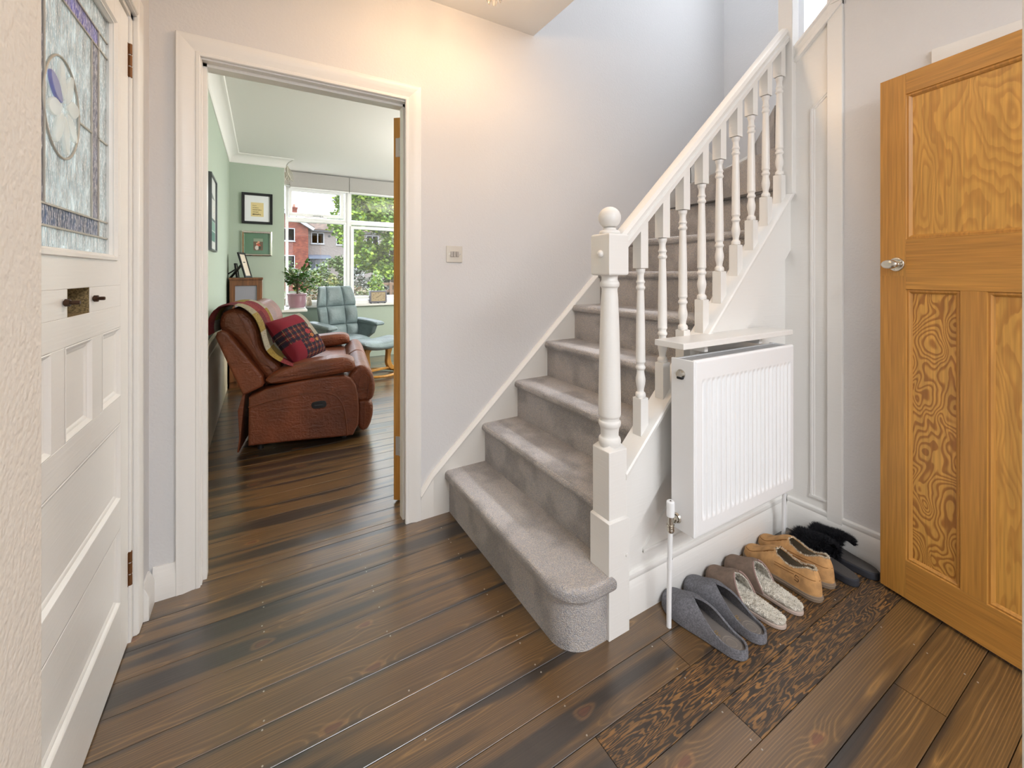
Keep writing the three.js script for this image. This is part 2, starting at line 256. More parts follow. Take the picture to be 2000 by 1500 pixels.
{
  const rnd = mulberry(41), put = (x0, x1, z0, z1, m) => struct('floorboard', boardGeo(x0, x1, z0, z1, 0.37 * Math.floor(rnd() * 40) + rnd(), rnd() > 0.5), boardMats[m ?? Math.floor(rnd() * 6)], floor, { keepUv: true });
  const seams = [-2.09, -2.049, -1.923, -1.8, -1.68, -1.56, -1.44, -1.32, -1.197, -1.08, -0.963, -0.843, -0.726, -0.614, -0.5, -0.385, -0.27, -0.15, -0.03, 0.09, 0.21, 0.33, 0.46];
  for (let i = 0; i < seams.length - 1; i++) {
    const a = seams[i], b = seams[i + 1], cut = { 10: [1.145], 11: [0.755], 12: [1.127], 14: [1.62] }[i] || (i % 4 === 3 ? [0.9 + rnd()] : []);
    if (i === 11) { put(-0.46, 0.755, a, b, 1); put(0.755, XB + 0.02, a, b, 6); } else if (i === 12) { put(-0.46, 1.127, a, b, 3); put(1.127, XB + 0.02, a, b, 6); } else {
      const xs = [-0.46, ...cut, XB + 0.02]; for (let k = 0; k < xs.length - 1; k++) put(xs[k], xs[k + 1], a, b);
    }
  }
  for (let z = -2.09, i = 0; z > -6.4; z -= 0.118, i++) { const c = 0.2 + 2.6 * rnd(), xs = i % 3 === 0 ? [-0.4, c, 3.9] : [-0.4, c * 0.5 + 1.2, 3.9]; for (let k = 0; k < 2; k++) put(xs[k], xs[k + 1], z - 0.118, z); }
  const nails = [];
  for (const x of [0.002, 0.369, 0.735, 1.1, 1.47, 1.84]) for (const s of seams.slice(2, -3)) for (const d of [-0.0145, 0.0145]) if (rnd() > 0.3) nails.push(cyl(0.0027, 0.0022, 0.0011, x + (rnd() - 0.5) * 0.008, -0.0002, s + d + (rnd() - 0.5) * 0.006, 8));
  struct('nail_head', nails, mat(0xb9b2a8, { metalness: 0.8, roughness: 0.35 }), floor, { kind: 'stuff' });
}

// ---------- living room shell ----------
const LW = -0.325, LZ = -5.8, BZ = -6.4;
struct('wall_lounge_left', [bx(-0.47, 0, -6.6, LW, CEIL, WB)], sage);
struct('wall_lounge_far', [bx(-0.4, 0, LZ - 0.1, 0.23, CEIL, LZ), bx(0.1, 0, BZ - 0.2, 0.42, 0.75, LZ + 0.0005), bx(0.42, 0, BZ - 0.15, 3.1, 0.75, BZ), bx(3.1, 0, BZ - 0.2, 4.0, CEIL, LZ)], sage);
struct('wall_lounge_bay', [bx(0.12, 0.75, BZ - 0.15, 0.232, CEIL, LZ - 0.002), bx(0.232, 2.42, BZ - 0.15, 3.1, CEIL, BZ + 0.0)], whiteSatin);
struct('wall_lounge_right', [bx(3.9, 0, -6.6, 4.02, CEIL, WB)], sage);
struct('ceiling_lounge', [bx(-0.47, CEIL, -6.6, 4.02, 2.76, WB)], ceilPaint);
struct('trim_3', [bx(LW, 0, -5.79, LW + 0.008, 0.63, WB), bx(LW, 0.63, -5.79, LW + 0.018, 0.655, WB, 0.004), bx(LW, 0.655, -5.79, LW + 0.012, 0.735, WB), bx(LW, 0.735, -5.79, LW + 0.026, 0.755, WB, 0.004)], cream, scene, { label: 'cream dado panelling with a moulded rail' });
{
  const n = 9, cove = [[0, 0], [0, -0.1], [0.006, -0.1], ...Array.from({ length: n }, (_, i) => { const t = i / (n - 1) * Math.PI / 2; return [0.012 + 0.075 * (1 - Math.cos(t)), -0.092 + 0.08 * Math.sin(t)]; }), [0.095, -0.01], [0.1, 0]];
  struct('cornice', [...stations(cove, [([d, h]) => [LW + d, CEIL + h, WB], ([d, h]) => [LW + d, CEIL + h, LZ + d], ([d, h]) => [0.235 + d, CEIL + h, LZ + d]])], ceilPaint);
}
// bay window: white frames, panes, sill
const paneGlass = mat(0xffffff, { transmission: 1, thickness: 0, roughness: 0, ior: 1.5 });
{
  const g = sgroup('window_1', [0, 0, 0], 0, 'white framed bay window over a low sage wall'), z = BZ - 0.05, upvc = plasticWhite;
  const fr = (x0, y0, x1, y1, w, d, zz) => rectFrame(x0, y0, x1, y1, [[0, 0], [0, d * 0.6], [0.006, d], [w - 0.004, d], [w, d - 0.004], [w, 0], [0, 0]], zz);
  struct('sill', [bx(0.232, 0.752, BZ - 0.12, 3.1, 0.782, BZ + 0.05, 0.006), bx(0.2, 0.752, BZ, 0.48, 0.782, LZ + 0.045, 0.006)], white, g);
  for (const [k, x0, x1] of [[0, 0.27, 1.045], [1, 1.075, 1.8], [0, 1.83, 2.42], [1, 2.45, 3.08]]) {
    struct('frame', [...fr(x0 + 0.034, 0.85, x1 - 0.034, 1.922, 0.034, 0.055, z), ...fr(x0 + 0.034, 1.99, x1 - 0.034, 2.37, 0.034, 0.055, z), bx(x0, 0.782, z - 0.03, x1, 0.83, z + 0.075, 0.005)], upvc, g);
    const s0 = k ? [x0 + 0.06, 0.9, x1 - 0.06, 1.86] : [x0 + 0.077, 2.045, x1 - 0.095, 2.33];
    struct('sash', fr(...s0, 0.045, 0.03, z + 0.05), upvc, g);
    struct('pane', [bx(x0 + 0.034, 0.85, z + 0.01, x1 - 0.034, 1.922, z + 0.0101)], paneGlass, g);
    struct('pane', [bx(x0 + 0.034, 1.99, z + 0.01, x1 - 0.034, 2.37, z + 0.0101)], paneGlass, g);
  }
  for (const x of [1.06, 1.815, 2.435]) struct('mullion', [bx(x - 0.018, 0.782, z - 0.02, x + 0.018, 2.42, z + 0.07, 0.006)], upvc, g);
  struct('handle', [bx(0.6, 2.006, z + 0.08, 0.73, 2.018, z + 0.094, 0.004), cyl(0.011, 0.011, 0.02, 0.7, 2.0, z + 0.085, 12)], mat(0xb8bbbd, { metalness: 0.6, roughness: 0.35 }), g);
}
// landing window in the stairwell's end wall
{
  const g = sgroup('window_2'), fr = (y0, y1, z0, z1) => rectFrame(z0, y0, z1, y1, [[0, 0], [0, 0.03], [0.006, 0.045], [0.045, 0.045], [0.045, 0], [0, 0]]).map((q) => q.applyMatrix4(M4().makeRotationY(-Math.PI / 2)).translate(XE + 0.05, 0, 0));
  struct('frame', [...fr(2.87, 4.1, -1.455, -1.05), ...fr(2.87, 4.1, -1.005, -0.6)], plasticWhite, g);
  struct('pane', [bx(XE + 0.05, 2.85, -1.47, XE + 0.0501, 4.12, -1.03)], paneGlass, g);
  struct('pane', [bx(XE + 0.05, 2.85, -1.02, XE + 0.0501, 4.12, -0.58)], paneGlass, g);
  struct('sill', [bx(XE - 0.03, 2.8, -1.52, XE + 0.06, 2.822, -0.53, 0.005)], white, g);
}
// fill lamps added out of view for brightness: a wide panel in the room behind the camera, one over the landing, one in the living room
const glow = mat(0xffffff, { emissive: 0xffffff, emissiveIntensity: 2.2, roughness: 0.5 });
function fillPanel(label, x, y, z, w, d, L, color) {
  const t = thing('fill_panel', label, 'ceiling lamp', [x, y, z]);
  obj('fill_housing', [bx(-w / 2 - 0.02, 0, -d / 2 - 0.02, w / 2 + 0.02, 0.035, d / 2 + 0.02, 0.01)], plasticWhite, t);
  obj('fill_diffuser', [bx(-w / 2, -0.004, -d / 2, w / 2, 0.001, d / 2)], glow, t);
  const l = new THREE.RectAreaLight(color, L, w, d); l.position.set(x, y - 0.008, z); l.lookAt(x, y - 3, z); scene.add(l);
}
fillPanel('wide flat panel added as unseen fill light behind the camera', 0.85, CEIL - 0.036, 1.7, 1.5, 1.1, LAMP.panel, 0xf6f9ff);  // added fill, stands in for daylight from behind the camera
fillPanel('flat panel added as unseen fill light high over the stair landing', 2.4, TOP - 0.036, -1.35, 0.9, 0.7, LAMP.landing, 0xeef3ff);  // added fill that brightens the stairwell from above
{
  const t = thing('fill_pendant', 'round white globe added as unseen fill light in the living room', 'pendant lamp', [2.5, 0, -4.0]);  // added out of view to brighten the living room and its ceiling
  obj('cord', [cyl(0.004, 0.004, 0.5, 0, 2.1, 0, 8)], plasticWhite, t); obj('ceiling_rose', [cyl(0.05, 0.045, 0.03, 0, 2.57, 0, 20)], plasticWhite, t);
  obj('fill_globe', [new THREE.SphereGeometry(0.16, 24, 16).translate(0, 1.95, 0)], glow, t);
  const l = new THREE.PointLight(0xfffaf2, LAMP.pendant); l.position.set(2.5, 1.95, -4.0); l.castShadow = true; l.shadow.radius = 7.5; scene.add(l);
}
// ---------- staircase ----------
const stairs = thing('staircase', 'white painted staircase with grey carpeted steps, turned balusters and a ball-topped newel post', 'staircase');
{
  const RX = (i) => 0.825 + 0.205 * (i - 1), TY = (i) => 0.215 + 0.2035 * (i - 1), z0 = WF + 0.018, z1 = -1.1;
  // first step: rounded outer corner, wraps to the newel
  const plan = (o, r) => { const s = new THREE.Shape(), x0 = 0.825 - o, zf = 1.045 - o, zc = -z0; s.moveTo(x0, zc); s.lineTo(x0, zf + r); s.absarc(x0 + r, zf + r, r, Math.PI, 1.5 * Math.PI, false); s.lineTo(0.99, zf); s.lineTo(0.99, 1.12); s.lineTo(1.05, 1.12); s.lineTo(1.05, zc); s.closePath(); return s; };
  const lay = (g, y) => g.applyMatrix4(M4().makeRotationX(-Math.PI / 2)).translate(0, y, 0);
  obj('carpeted_step', [lay(new THREE.ExtrudeGeometry(plan(0, 0.1), { depth: 0.19, bevelEnabled: false, curveSegments: 14 }), 0), lay(new THREE.ExtrudeGeometry(plan(0.005, 0.1), { depth: 0.012, bevelEnabled: true, bevelSize: 0.019, bevelThickness: 0.019, bevelSegments: 6, curveSegments: 14 }), 0.184)], carpet, stairs);
  const stepProfile = (i, depth) => { const x = RX(i), y = TY(i), yb = y - 0.2035, n = 0.021, p = [[x, yb - 0.01], [x, y - 2 * n]]; for (let k = 0; k <= 10; k++) { const a = Math.PI * (1.5 - k / 10); p.push([x + 0.001 + n * Math.cos(a), y - n + n * Math.sin(a)]); } p.push([x + depth, y], [x + depth, yb - 0.01]); return p; };
  for (let i = 2; i <= 7; i++) { const g = extrude(stepProfile(i, 0.225), z1 - z0).translate(0, 0, (z0 + z1) / 2); obj('carpeted_step', [toCreasedNormals(g, 0.7)], carpet, stairs); }
  // winders round the top newel, then the upper flight
  const hub = [2.17, -1.12], wind = [[2.33, z0], [2.62, z0], [XE, -1.88], [XE, -1.42], [XE, -1.12]];
  const wedge = (pts, y, t) => { const s = new THREE.Shape(pts.map(([x, z]) => new THREE.Vector2(x, -z))); return lay(new THREE.ExtrudeGeometry(s, { depth: t - 0.03, bevelEnabled: true, bevelSize: 0.015, bevelThickness: 0.015, bevelSegments: 4 }), y - t + 0.015); };
  obj('carpeted_step', [wedge([[2.27, z1], [2.27, z0], wind[1], hub], TY(8), 0.21)], carpet, stairs);
  obj('carpeted_step', [wedge([hub, wind[1], [XE, z0], wind[2]], TY(9), 0.21)], carpet, stairs);
  obj('carpeted_step', [wedge([hub, wind[2], wind[4]], TY(10), 0.21)], carpet, stairs);
  for (let i = 0; i < 4; i++) { const z = -1.1 + i * 0.205; obj('carpeted_step', [bx(XB + 0.04, TY(11 + i) - 0.24, z, XE, TY(11 + i), z + 0.24, 0.02)], carpet, stairs); }
  // wall string on the left, with a moulded top
  const str = [[WF, 0], [WF, -0.3], [WF + 0.02, -0.3], [WF + 0.02, -0.034], [WF + 0.024, -0.026], [WF + 0.022, -0.018], [WF + 0.018, -0.012], [WF + 0.01, 0]];
  obj('wall_string', [...rampX(str, 0.676, 0.14, 0.741, 0.225), ...rampX(str, 0.741, 0.225, 2.75, 2.075), extrude([[0.6758, 0], [0.6758, 0.1], [0.741, 0.19], [0.86, 0.3], [0.86, 0]], 0.0192).translate(0, 0, WF + 0.0096)], whiteSatin, stairs);
  obj('wall_string', [extrude([[2.6, 1.75], [XE, 1.75], [XE, 2.06], [2.9, 2.2], [2.7, 2.05]], 0.02).translate(0, 0, WF + 0.01)], whiteSatin, stairs);
  obj('wall_string', [...stations([[0, 0], [0, -0.3], [0.02, -0.3], [0.02, -0.02], [0.008, 0], [0, 0]], [[WF, 2.06], [-1.5, 2.22], [-1.1, 2.42], [-0.1, 3.4]].map(([z, y]) => ([d, h]) => [XE - d, y + h, z]))], whiteSatin, stairs);
  // outer string and its cap
  const CY = (x) => 0.654 + 0.975 * (x - 1.185);
  obj('outer_string', rampX([[-1.108, -0.02], [-1.108, -0.3], [-1.06, -0.3], [-1.06, -0.02]], 1.07, CY(1.07), 2.2, CY(2.2)), white, stairs);
  obj('string_cap', rampX([[-1.118, -0.022], [-1.052, -0.022], [-1.05, -0.03], [-1.038, -0.028], [-1.036, -0.012], [-1.04, -0.004], [-1.05, 0], [-1.118, 0]], 1.07, CY(1.07), 2.2, CY(2.2)), white, stairs);
  // handrail
  const hr = [[-1.11, 0.0], [-1.112, 0.022], [-1.104, 0.03], [-1.108, 0.05], [-1.1, 0.066], [-1.08, 0.074], [-1.06, 0.066], [-1.052, 0.05], [-1.056, 0.03], [-1.048, 0.022], [-1.05, 0.0]];
  obj('handrail', rampX(hr, 1.07, 1.29, 2.16, 1.29 + 0.955 * 1.09), white, stairs);
  // balusters: square foot, turned shaft, square head
  const shaft = smoothLathe([[0.0175, 0], [0.0185, 0.008], [0.0165, 0.016], [0.0125, 0.02], [0.0125, 0.03], [0.0165, 0.05], [0.0172, 0.066], [0.0145, 0.082], [0.0135, 0.098], [0.0172, 0.104], [0.0172, 0.11], [0.0142, 0.116], [0.0142, 0.122], [0.0172, 0.128], [0.0168, 0.136], [0.0165, 0.17], [0.0155, 0.26], [0.0128, 0.38], [0.0126, 0.388], [0.0162, 0.394], [0.0162, 0.4], [0.0132, 0.406], [0.0132, 0.412], [0.0158, 0.418], [0.0128, 0.426], [0.0122, 0.446], [0.0158, 0.456], [0.0165, 0.466]], 110, 20);
  const H = 0.019, slope = 0.965;
  const post = (yb, yt, cutB, cutT) => { const g = bx(-H, 0, -H, H, 1, H), p = g.attributes.position; for (let k = 0; k < p.count; k++) { const x = p.getX(k); p.setY(k, p.getY(k) < 0.5 ? yb + (cutB ? slope * x : 0) : yt + (cutT ? slope * x : 0)); } g.computeVertexNormals(); return g; };
  for (let i = 0; i < 9; i++) {
    const x = 1.185 + 0.1178 * i, y = CY(x) - 0.002, yr = 1.29 + 0.955 * (x - 1.07);
    obj('baluster', [post(y, y + 0.118, true, false), cyl(H * 1.3, H * 0.9, 0.004, 0, y + 0.118, 0, 4).rotateY(Math.PI / 4), shaft.clone().translate(0, y + 0.12, 0), post(y + 0.588, yr + 0.004, false, true)].map((g) => g.translate(x, 0, -1.08)), white, stairs);
  }
  // newel post
  const nx = 1.034, nz = -1.081, newel = obj('newel_post', [bx(-0.047, 0, -0.047, 0.047, 0.388, 0.047, 0.002), cyl(0.0655, 0.057, 0.008, 0, 0.388, 0, 4).rotateY(Math.PI / 4), bx(-0.041, 0.39, -0.041, 0.041, 0.622, 0.041, 0.003), cyl(0.057, 0.03, 0.022, 0, 0.622, 0, 4).rotateY(Math.PI / 4),
    smoothLathe([[0.036, 0.63], [0.038, 0.645], [0.036, 0.655], [0.031, 0.662], [0.033, 0.69], [0.0375, 0.7], [0.0375, 0.712], [0.033, 0.716], [0.034, 0.726], [0.0372, 0.732], [0.0382, 0.745], [0.037, 0.85], [0.034, 1.0], [0.0295, 1.13], [0.0275, 1.17], [0.032, 1.176], [0.0335, 1.184], [0.0325, 1.19], [0.0285, 1.196], [0.0275, 1.206], [0.03, 1.214], [0.036, 1.218]], 120, 32),
    ...(() => { const c = 0.0445, b = 0.017, oct = [[-c, -c + b], [-c, c - b], [-c + b, c], [c - b, c], [c, c - b], [c, -c + b], [c - b, -c], [-c + b, -c]], r = 0.008; return [extrude([[-c, -c], [c, -c], [c, c], [-c, c]].map(([a, e]) => [a, e]), 0.142, r, { bs: 4 }).rotateX(Math.PI / 2).translate(0, 1.285, 0)]; })(),
    smoothLathe([[0.02, 1.352], [0.034, 1.356], [0.036, 1.362], [0.032, 1.368], [0.022, 1.372], [0.022, 1.378]], 30, 32)].map((g) => g.translate(nx, 0, nz)), white, stairs);
  obj('ball_finial', [new THREE.SphereGeometry(0.0385, 32, 24).translate(nx, 1.413, nz)], white, newel);
  obj('boss', [new THREE.SphereGeometry(0.013, 20, 14).scale(0.7, 1, 1).translate(nx - 0.047, 1.287, nz + 0.004)], white, newel);
  obj('screw_cap', [cyl(0.005, 0.005, 0.003, 0, 0, 0, 12).rotateX(Math.PI / 2).translate(nx + 0.033, 0.263, nz + 0.048)], white, newel);
  obj('newel_post', [bx(2.155, 1.6, -1.1, 2.215, 3.2, -1.036, 0.003)], white, stairs);
}
// ---------- doors ----------
const INNER = [[0, 0], [-0.003, 0.001], [-0.008, -0.002], [-0.012, -0.007], [-0.018, -0.008], [-0.022, -0.011]];
const streakTex = tex(256, 256, (x, y) => { const g = 0.6 + 0.26 * pvn(x / 256 * 40, y / 256 * 10, 40, 3) * pvn(x / 256 * 14, y / 256 * 4, 56, 5) + 0.1 * pvn(x / 256 * 6, y / 256 * 3, 6, 9); return [g * 236, g * 240, g * 238]; }, { srgb: true, size: [0.16, 0.16] });
const streakBump = tex(256, 256, (x, y) => 255 * (0.7 * pvn(x / 256 * 40, y / 256 * 10, 40, 3) + 0.3 * pvn(x / 256 * 80, y / 256 * 20, 80, 8)), { size: [0.16, 0.16] });
const obscure = (c, r = 0.9) => mat(c, { map: streakTex, transmission: 1, thickness: 0, roughness: r, bumpMap: streakBump, bumpScale: 0.004 });
{
  const d = sgroup('door_1', [-0.38, 0.006, -0.988], Math.PI / 2, 'white panelled front door with a leaded glass light and an empty letterbox hole'), T = -0.044;
  const b = (x0, y0, x1, y1) => bx(x0, y0, T, x1, y1, 0, 0.0015), P = (n, ...gs) => struct(n, gs, white, d);
  P('stile', b(0, 0, 0.088, 2.058), b(0.088, 1.27, 0.15, 2.058)); P('stile', b(0.764, 0, 0.852, 2.058), b(0.702, 1.27, 0.764, 2.058));
  P('rail', b(0.15, 1.962, 0.702, 2.058));
  P('rail', b(0.088, 1.048, 0.764, 1.114), b(0.088, 1.179, 0.764, 1.27), b(0.088, 1.114, 0.349, 1.179), b(0.496, 1.114, 0.764, 1.179));
  P('rail', b(0.088, 0.75, 0.764, 0.832)); P('rail', b(0.088, 0.421, 0.764, 0.511)); P('rail', b(0.088, 0, 0.764, 0.186));
  P('muntin', b(0.262, 0.832, 0.335, 1.048)); P('muntin', b(0.511, 0.832, 0.591, 1.048));
  for (const [x0, y0, x1, y1] of [[0.088, 0.832, 0.262, 1.048], [0.335, 0.832, 0.511, 1.048], [0.591, 0.832, 0.764, 1.048], [0.088, 0.511, 0.764, 0.75], [0.088, 0.186, 0.764, 0.421]])
    P('panel', bx(x0, y0, T + 0.01, x1, y1, -0.011), ...rectFrame(x0, y0, x1, y1, INNER));
  P('glazing_bead', ...rectFrame(0.15, 1.27, 0.702, 1.962, [[0.018, 0], [0.016, 0.006], [0.008, 0.006], [0.0, -0.004], [-0.002, -0.012]]));
  // leaded light
  const lead = mat(0xb4b0a6, { roughness: 0.45, metalness: 0.3 }), clear = obscure(0xf6f8f6), blue = obscure(0x8488d2), slate = obscure(0xa6a4b4), sea = obscure(0x7c98b4);
  const pane = (m, x0, y0, x1, y1) => struct('pane', [bx(x0, y0, -0.021, x1, y1, -0.018)], m, d), X = [0.15, 0.226, 0.282, 0.57, 0.626, 0.702], Y = [1.27, 1.317, 1.364, 1.847, 1.896, 1.962];
  pane(clear, X[0], Y[0], X[5], Y[1]); pane(clear, X[0], Y[4], X[5], Y[5]); pane(clear, X[0], Y[1], X[1], Y[4]); pane(clear, X[4], Y[1], X[5], 1.595); pane(clear, X[4], 1.595, X[5], Y[4]);
  pane(sea, X[1], Y[1], X[4], Y[2]); pane(blue, X[1], Y[3], X[4], Y[4]); pane(slate, X[1], Y[2], X[2], Y[3]); pane(slate, X[3], Y[2], X[4], Y[3]); pane(clear, X[2], Y[2], X[3], Y[3]);
  const c = (x0, y0, x1, y1) => bx(Math.min(x0, x1) - 0.0025, Math.min(y0, y1) - 0.0025, -0.0235, Math.max(x0, x1) + 0.0025, Math.max(y0, y1) + 0.0025, -0.0145, 0.001);
  const cx = 0.375, cy = 1.595, rx = 0.1, ry = 0.115, ell = (k, n = 32) => Array.from({ length: n }, (_, i) => [cx + rx * k * Math.cos(i / n * 2 * Math.PI), cy + ry * k * Math.sin(i / n * 2 * Math.PI), -0.016]);
  struct('lead_came', [c(X[0], Y[1], X[5], Y[1]), c(X[1], Y[2], X[4], Y[2]), c(X[1], Y[3], X[4], Y[3]), c(X[0], Y[4], X[5], Y[4]), c(X[1], Y[1], X[1], Y[4]), c(X[2], Y[2], X[2], Y[3]), c(X[3], Y[2], X[3], Y[3]), c(X[4], Y[1], X[4], Y[4]), c(X[4], 1.595, X[5], 1.595), c(cx + rx, 1.595, X[3], 1.595), c(X[2], 1.595, cx - rx, 1.595), c(X[4], 1.85, X[5], 1.85), c(X[4], Y[2], X[5], Y[2]), tube(ell(1), 0.003, 48, 6, true)], lead, d);
  // bevelled medallion of petals
  for (let i = 0; i < 8; i++) { const a = i / 8 * 2 * Math.PI + 0.2, s = splineShape([[0.014, 0], [0.045, 0.017], [0.078, 0.012], [0.09, 0], [0.078, -0.012], [0.045, -0.017]], 24); struct('bevelled_petal', [extrude(s, 0.007, 0.003).rotateZ(a).scale(1, 1.18, 1).translate(cx, cy, -0.014)], mat(i === 3 ? 0xb4b6e0 : 0xfbfdfc, { transmission: 0.75, thickness: 0, roughness: 0.5 }), d); }
  // raw letterbox hole and its two old bolts
  const raw = mat(0xb89f6e, { roughness: 0.9, bumpMap: coarse, bumpScale: 0.01, map: noiseTex(128, 24, 15, 0.06) });
  struct('letterbox_hole', [bx(0.349, 1.114, -0.044, 0.496, 1.179, -0.041), bx(0.4945, 1.114, -0.043, 0.497, 1.179, -0.002), bx(0.347, 1.112, -0.043, 0.3495, 1.181, -0.002), bx(0.349, 1.178, -0.043, 0.496, 1.181, -0.002), bx(0.349, 1.112, -0.043, 0.496, 1.1145, -0.002)], raw, d, { label: 'bare wood letterbox hole' });
  for (const [x, l] of [[0.327, 0.027], [0.515, 0.024]]) struct('bolt', [cyl(0.0042, 0.0042, l, 0, 0, 0, 12), cyl(0.0085, 0.0085, 0.009, 0, 0.002, 0, 6), ...Array.from({ length: 8 }, (_, i) => cyl(0.0047, 0.0047, 0.0012, 0, 0.014 + i * (l - 0.016) / 8, 0, 12))].map((g) => g.rotateX(Math.PI / 2).translate(x, 1.149, 0)), darkMetal, d);
  const rust = mat(0x7a5230, { metalness: 0.5, roughness: 0.55, bumpMap: coarse, bumpScale: 0.004 });
  for (const y of [0.184, 1.864]) struct('hinge', [bx(0.846, y, -0.004, 0.866, y + 0.11, 0.001), ...[0, 1, 2].map((k) => cyl(0.0058, 0.0058, 0.034, 0.857, y + k * 0.038, 0.004, 12))], rust, d);
}
{
  const d = sgroup('door_2', [2.0778, 0.012, -0.6816], -103.6 * Math.PI / 180, 'open honey-varnished panelled wooden door with a nickel oval knob'), T = -0.035;
  const b = (x0, y0, x1, y1) => bx(x0, y0, T, x1, y1, 0, 0.0012), P = (n, m, ...gs) => struct(n, gs, m, d);
  P('stile', honey[0], b(0, 0, 0.084, 1.953)); P('stile', honey[0], b(0.678, 0, 0.762, 1.953).translate(0, 0, 0));
  P('rail', honeyCross, b(0.084, 1.875, 0.678, 1.953)); P('rail', honeyCross, b(0.084, 1.15, 0.678, 1.335)); P('rail', honeyCross, b(0.084, 0, 0.678, 0.143));
  P('muntin', honey[0], b(0.238, 0.143, 0.304, 1.15)); P('muntin', honey[0], b(0.458, 0.143, 0.524, 1.15));
  for (const [x0, y0, x1, y1, m] of [[0.084, 1.335, 0.678, 1.875, honey[1]], [0.084, 0.143, 0.238, 1.15, honey[2]], [0.304, 0.143, 0.458, 1.15, honey[3]], [0.524, 0.143, 0.678, 1.15, honey[2]]]) {
    P('panel', m, bx(x0, y0, T + 0.008, x1, y1, -0.012)); P('panel_moulding', honey[0], ...rectFrame(x0, y0, x1, y1, [[0, 0], [-0.002, -0.004], [-0.004, -0.004], [-0.008, -0.003], [-0.013, -0.007], [-0.0145, -0.011], [-0.016, -0.0125]]));
  }
  const k = struct('knob', [smoothLathe([[0.0, 0.052], [0.01, 0.051], [0.016, 0.045], [0.017, 0.038], [0.0115, 0.03], [0.008, 0.026], [0.0085, 0.022], [0.012, 0.018], [0.011, 0.012], [0.0105, 0.006]], 50, 24).scale(1.55, 1, 1).rotateX(Math.PI / 2).translate(0.055, 1.243, 0)], nickel, d, { label: 'oval nickel door knob' });
  struct('rose', [smoothLathe([[0.0105, 0.006], [0.02, 0.0055], [0.025, 0.004], [0.0265, 0.0]], 16, 32).rotateX(Math.PI / 2).translate(0.055, 1.243, 0), ...[0.6, 2.7, 4.6].map((a) => new THREE.SphereGeometry(0.0028, 8, 6).translate(0.055 + 0.0195 * Math.cos(a), 1.243 + 0.0195 * Math.sin(a), 0.0055))], nickel, k);
}
{
  const d = sgroup('door_3', [0.604, 0.012, -2.257], 51 * Math.PI / 180, 'wooden living-room door standing open, seen on its hinged edge');
  struct('leaf', [bx(0, 0, 0, 0.762, 2.04, 0.036, 0.0015)], honey[0], d);
  for (const y of [0.24, 1.83]) struct('hinge', [bx(-0.002, y, 0.012, 0.001, y + 0.1, 0.036), ...[0, 1, 2].map((q) => cyl(0.0055, 0.0055, 0.03, -0.004, y + q * 0.035, 0.037, 12))], mat(0xc4c4c2, { metalness: 0.8, roughness: 0.35 }), d);
}

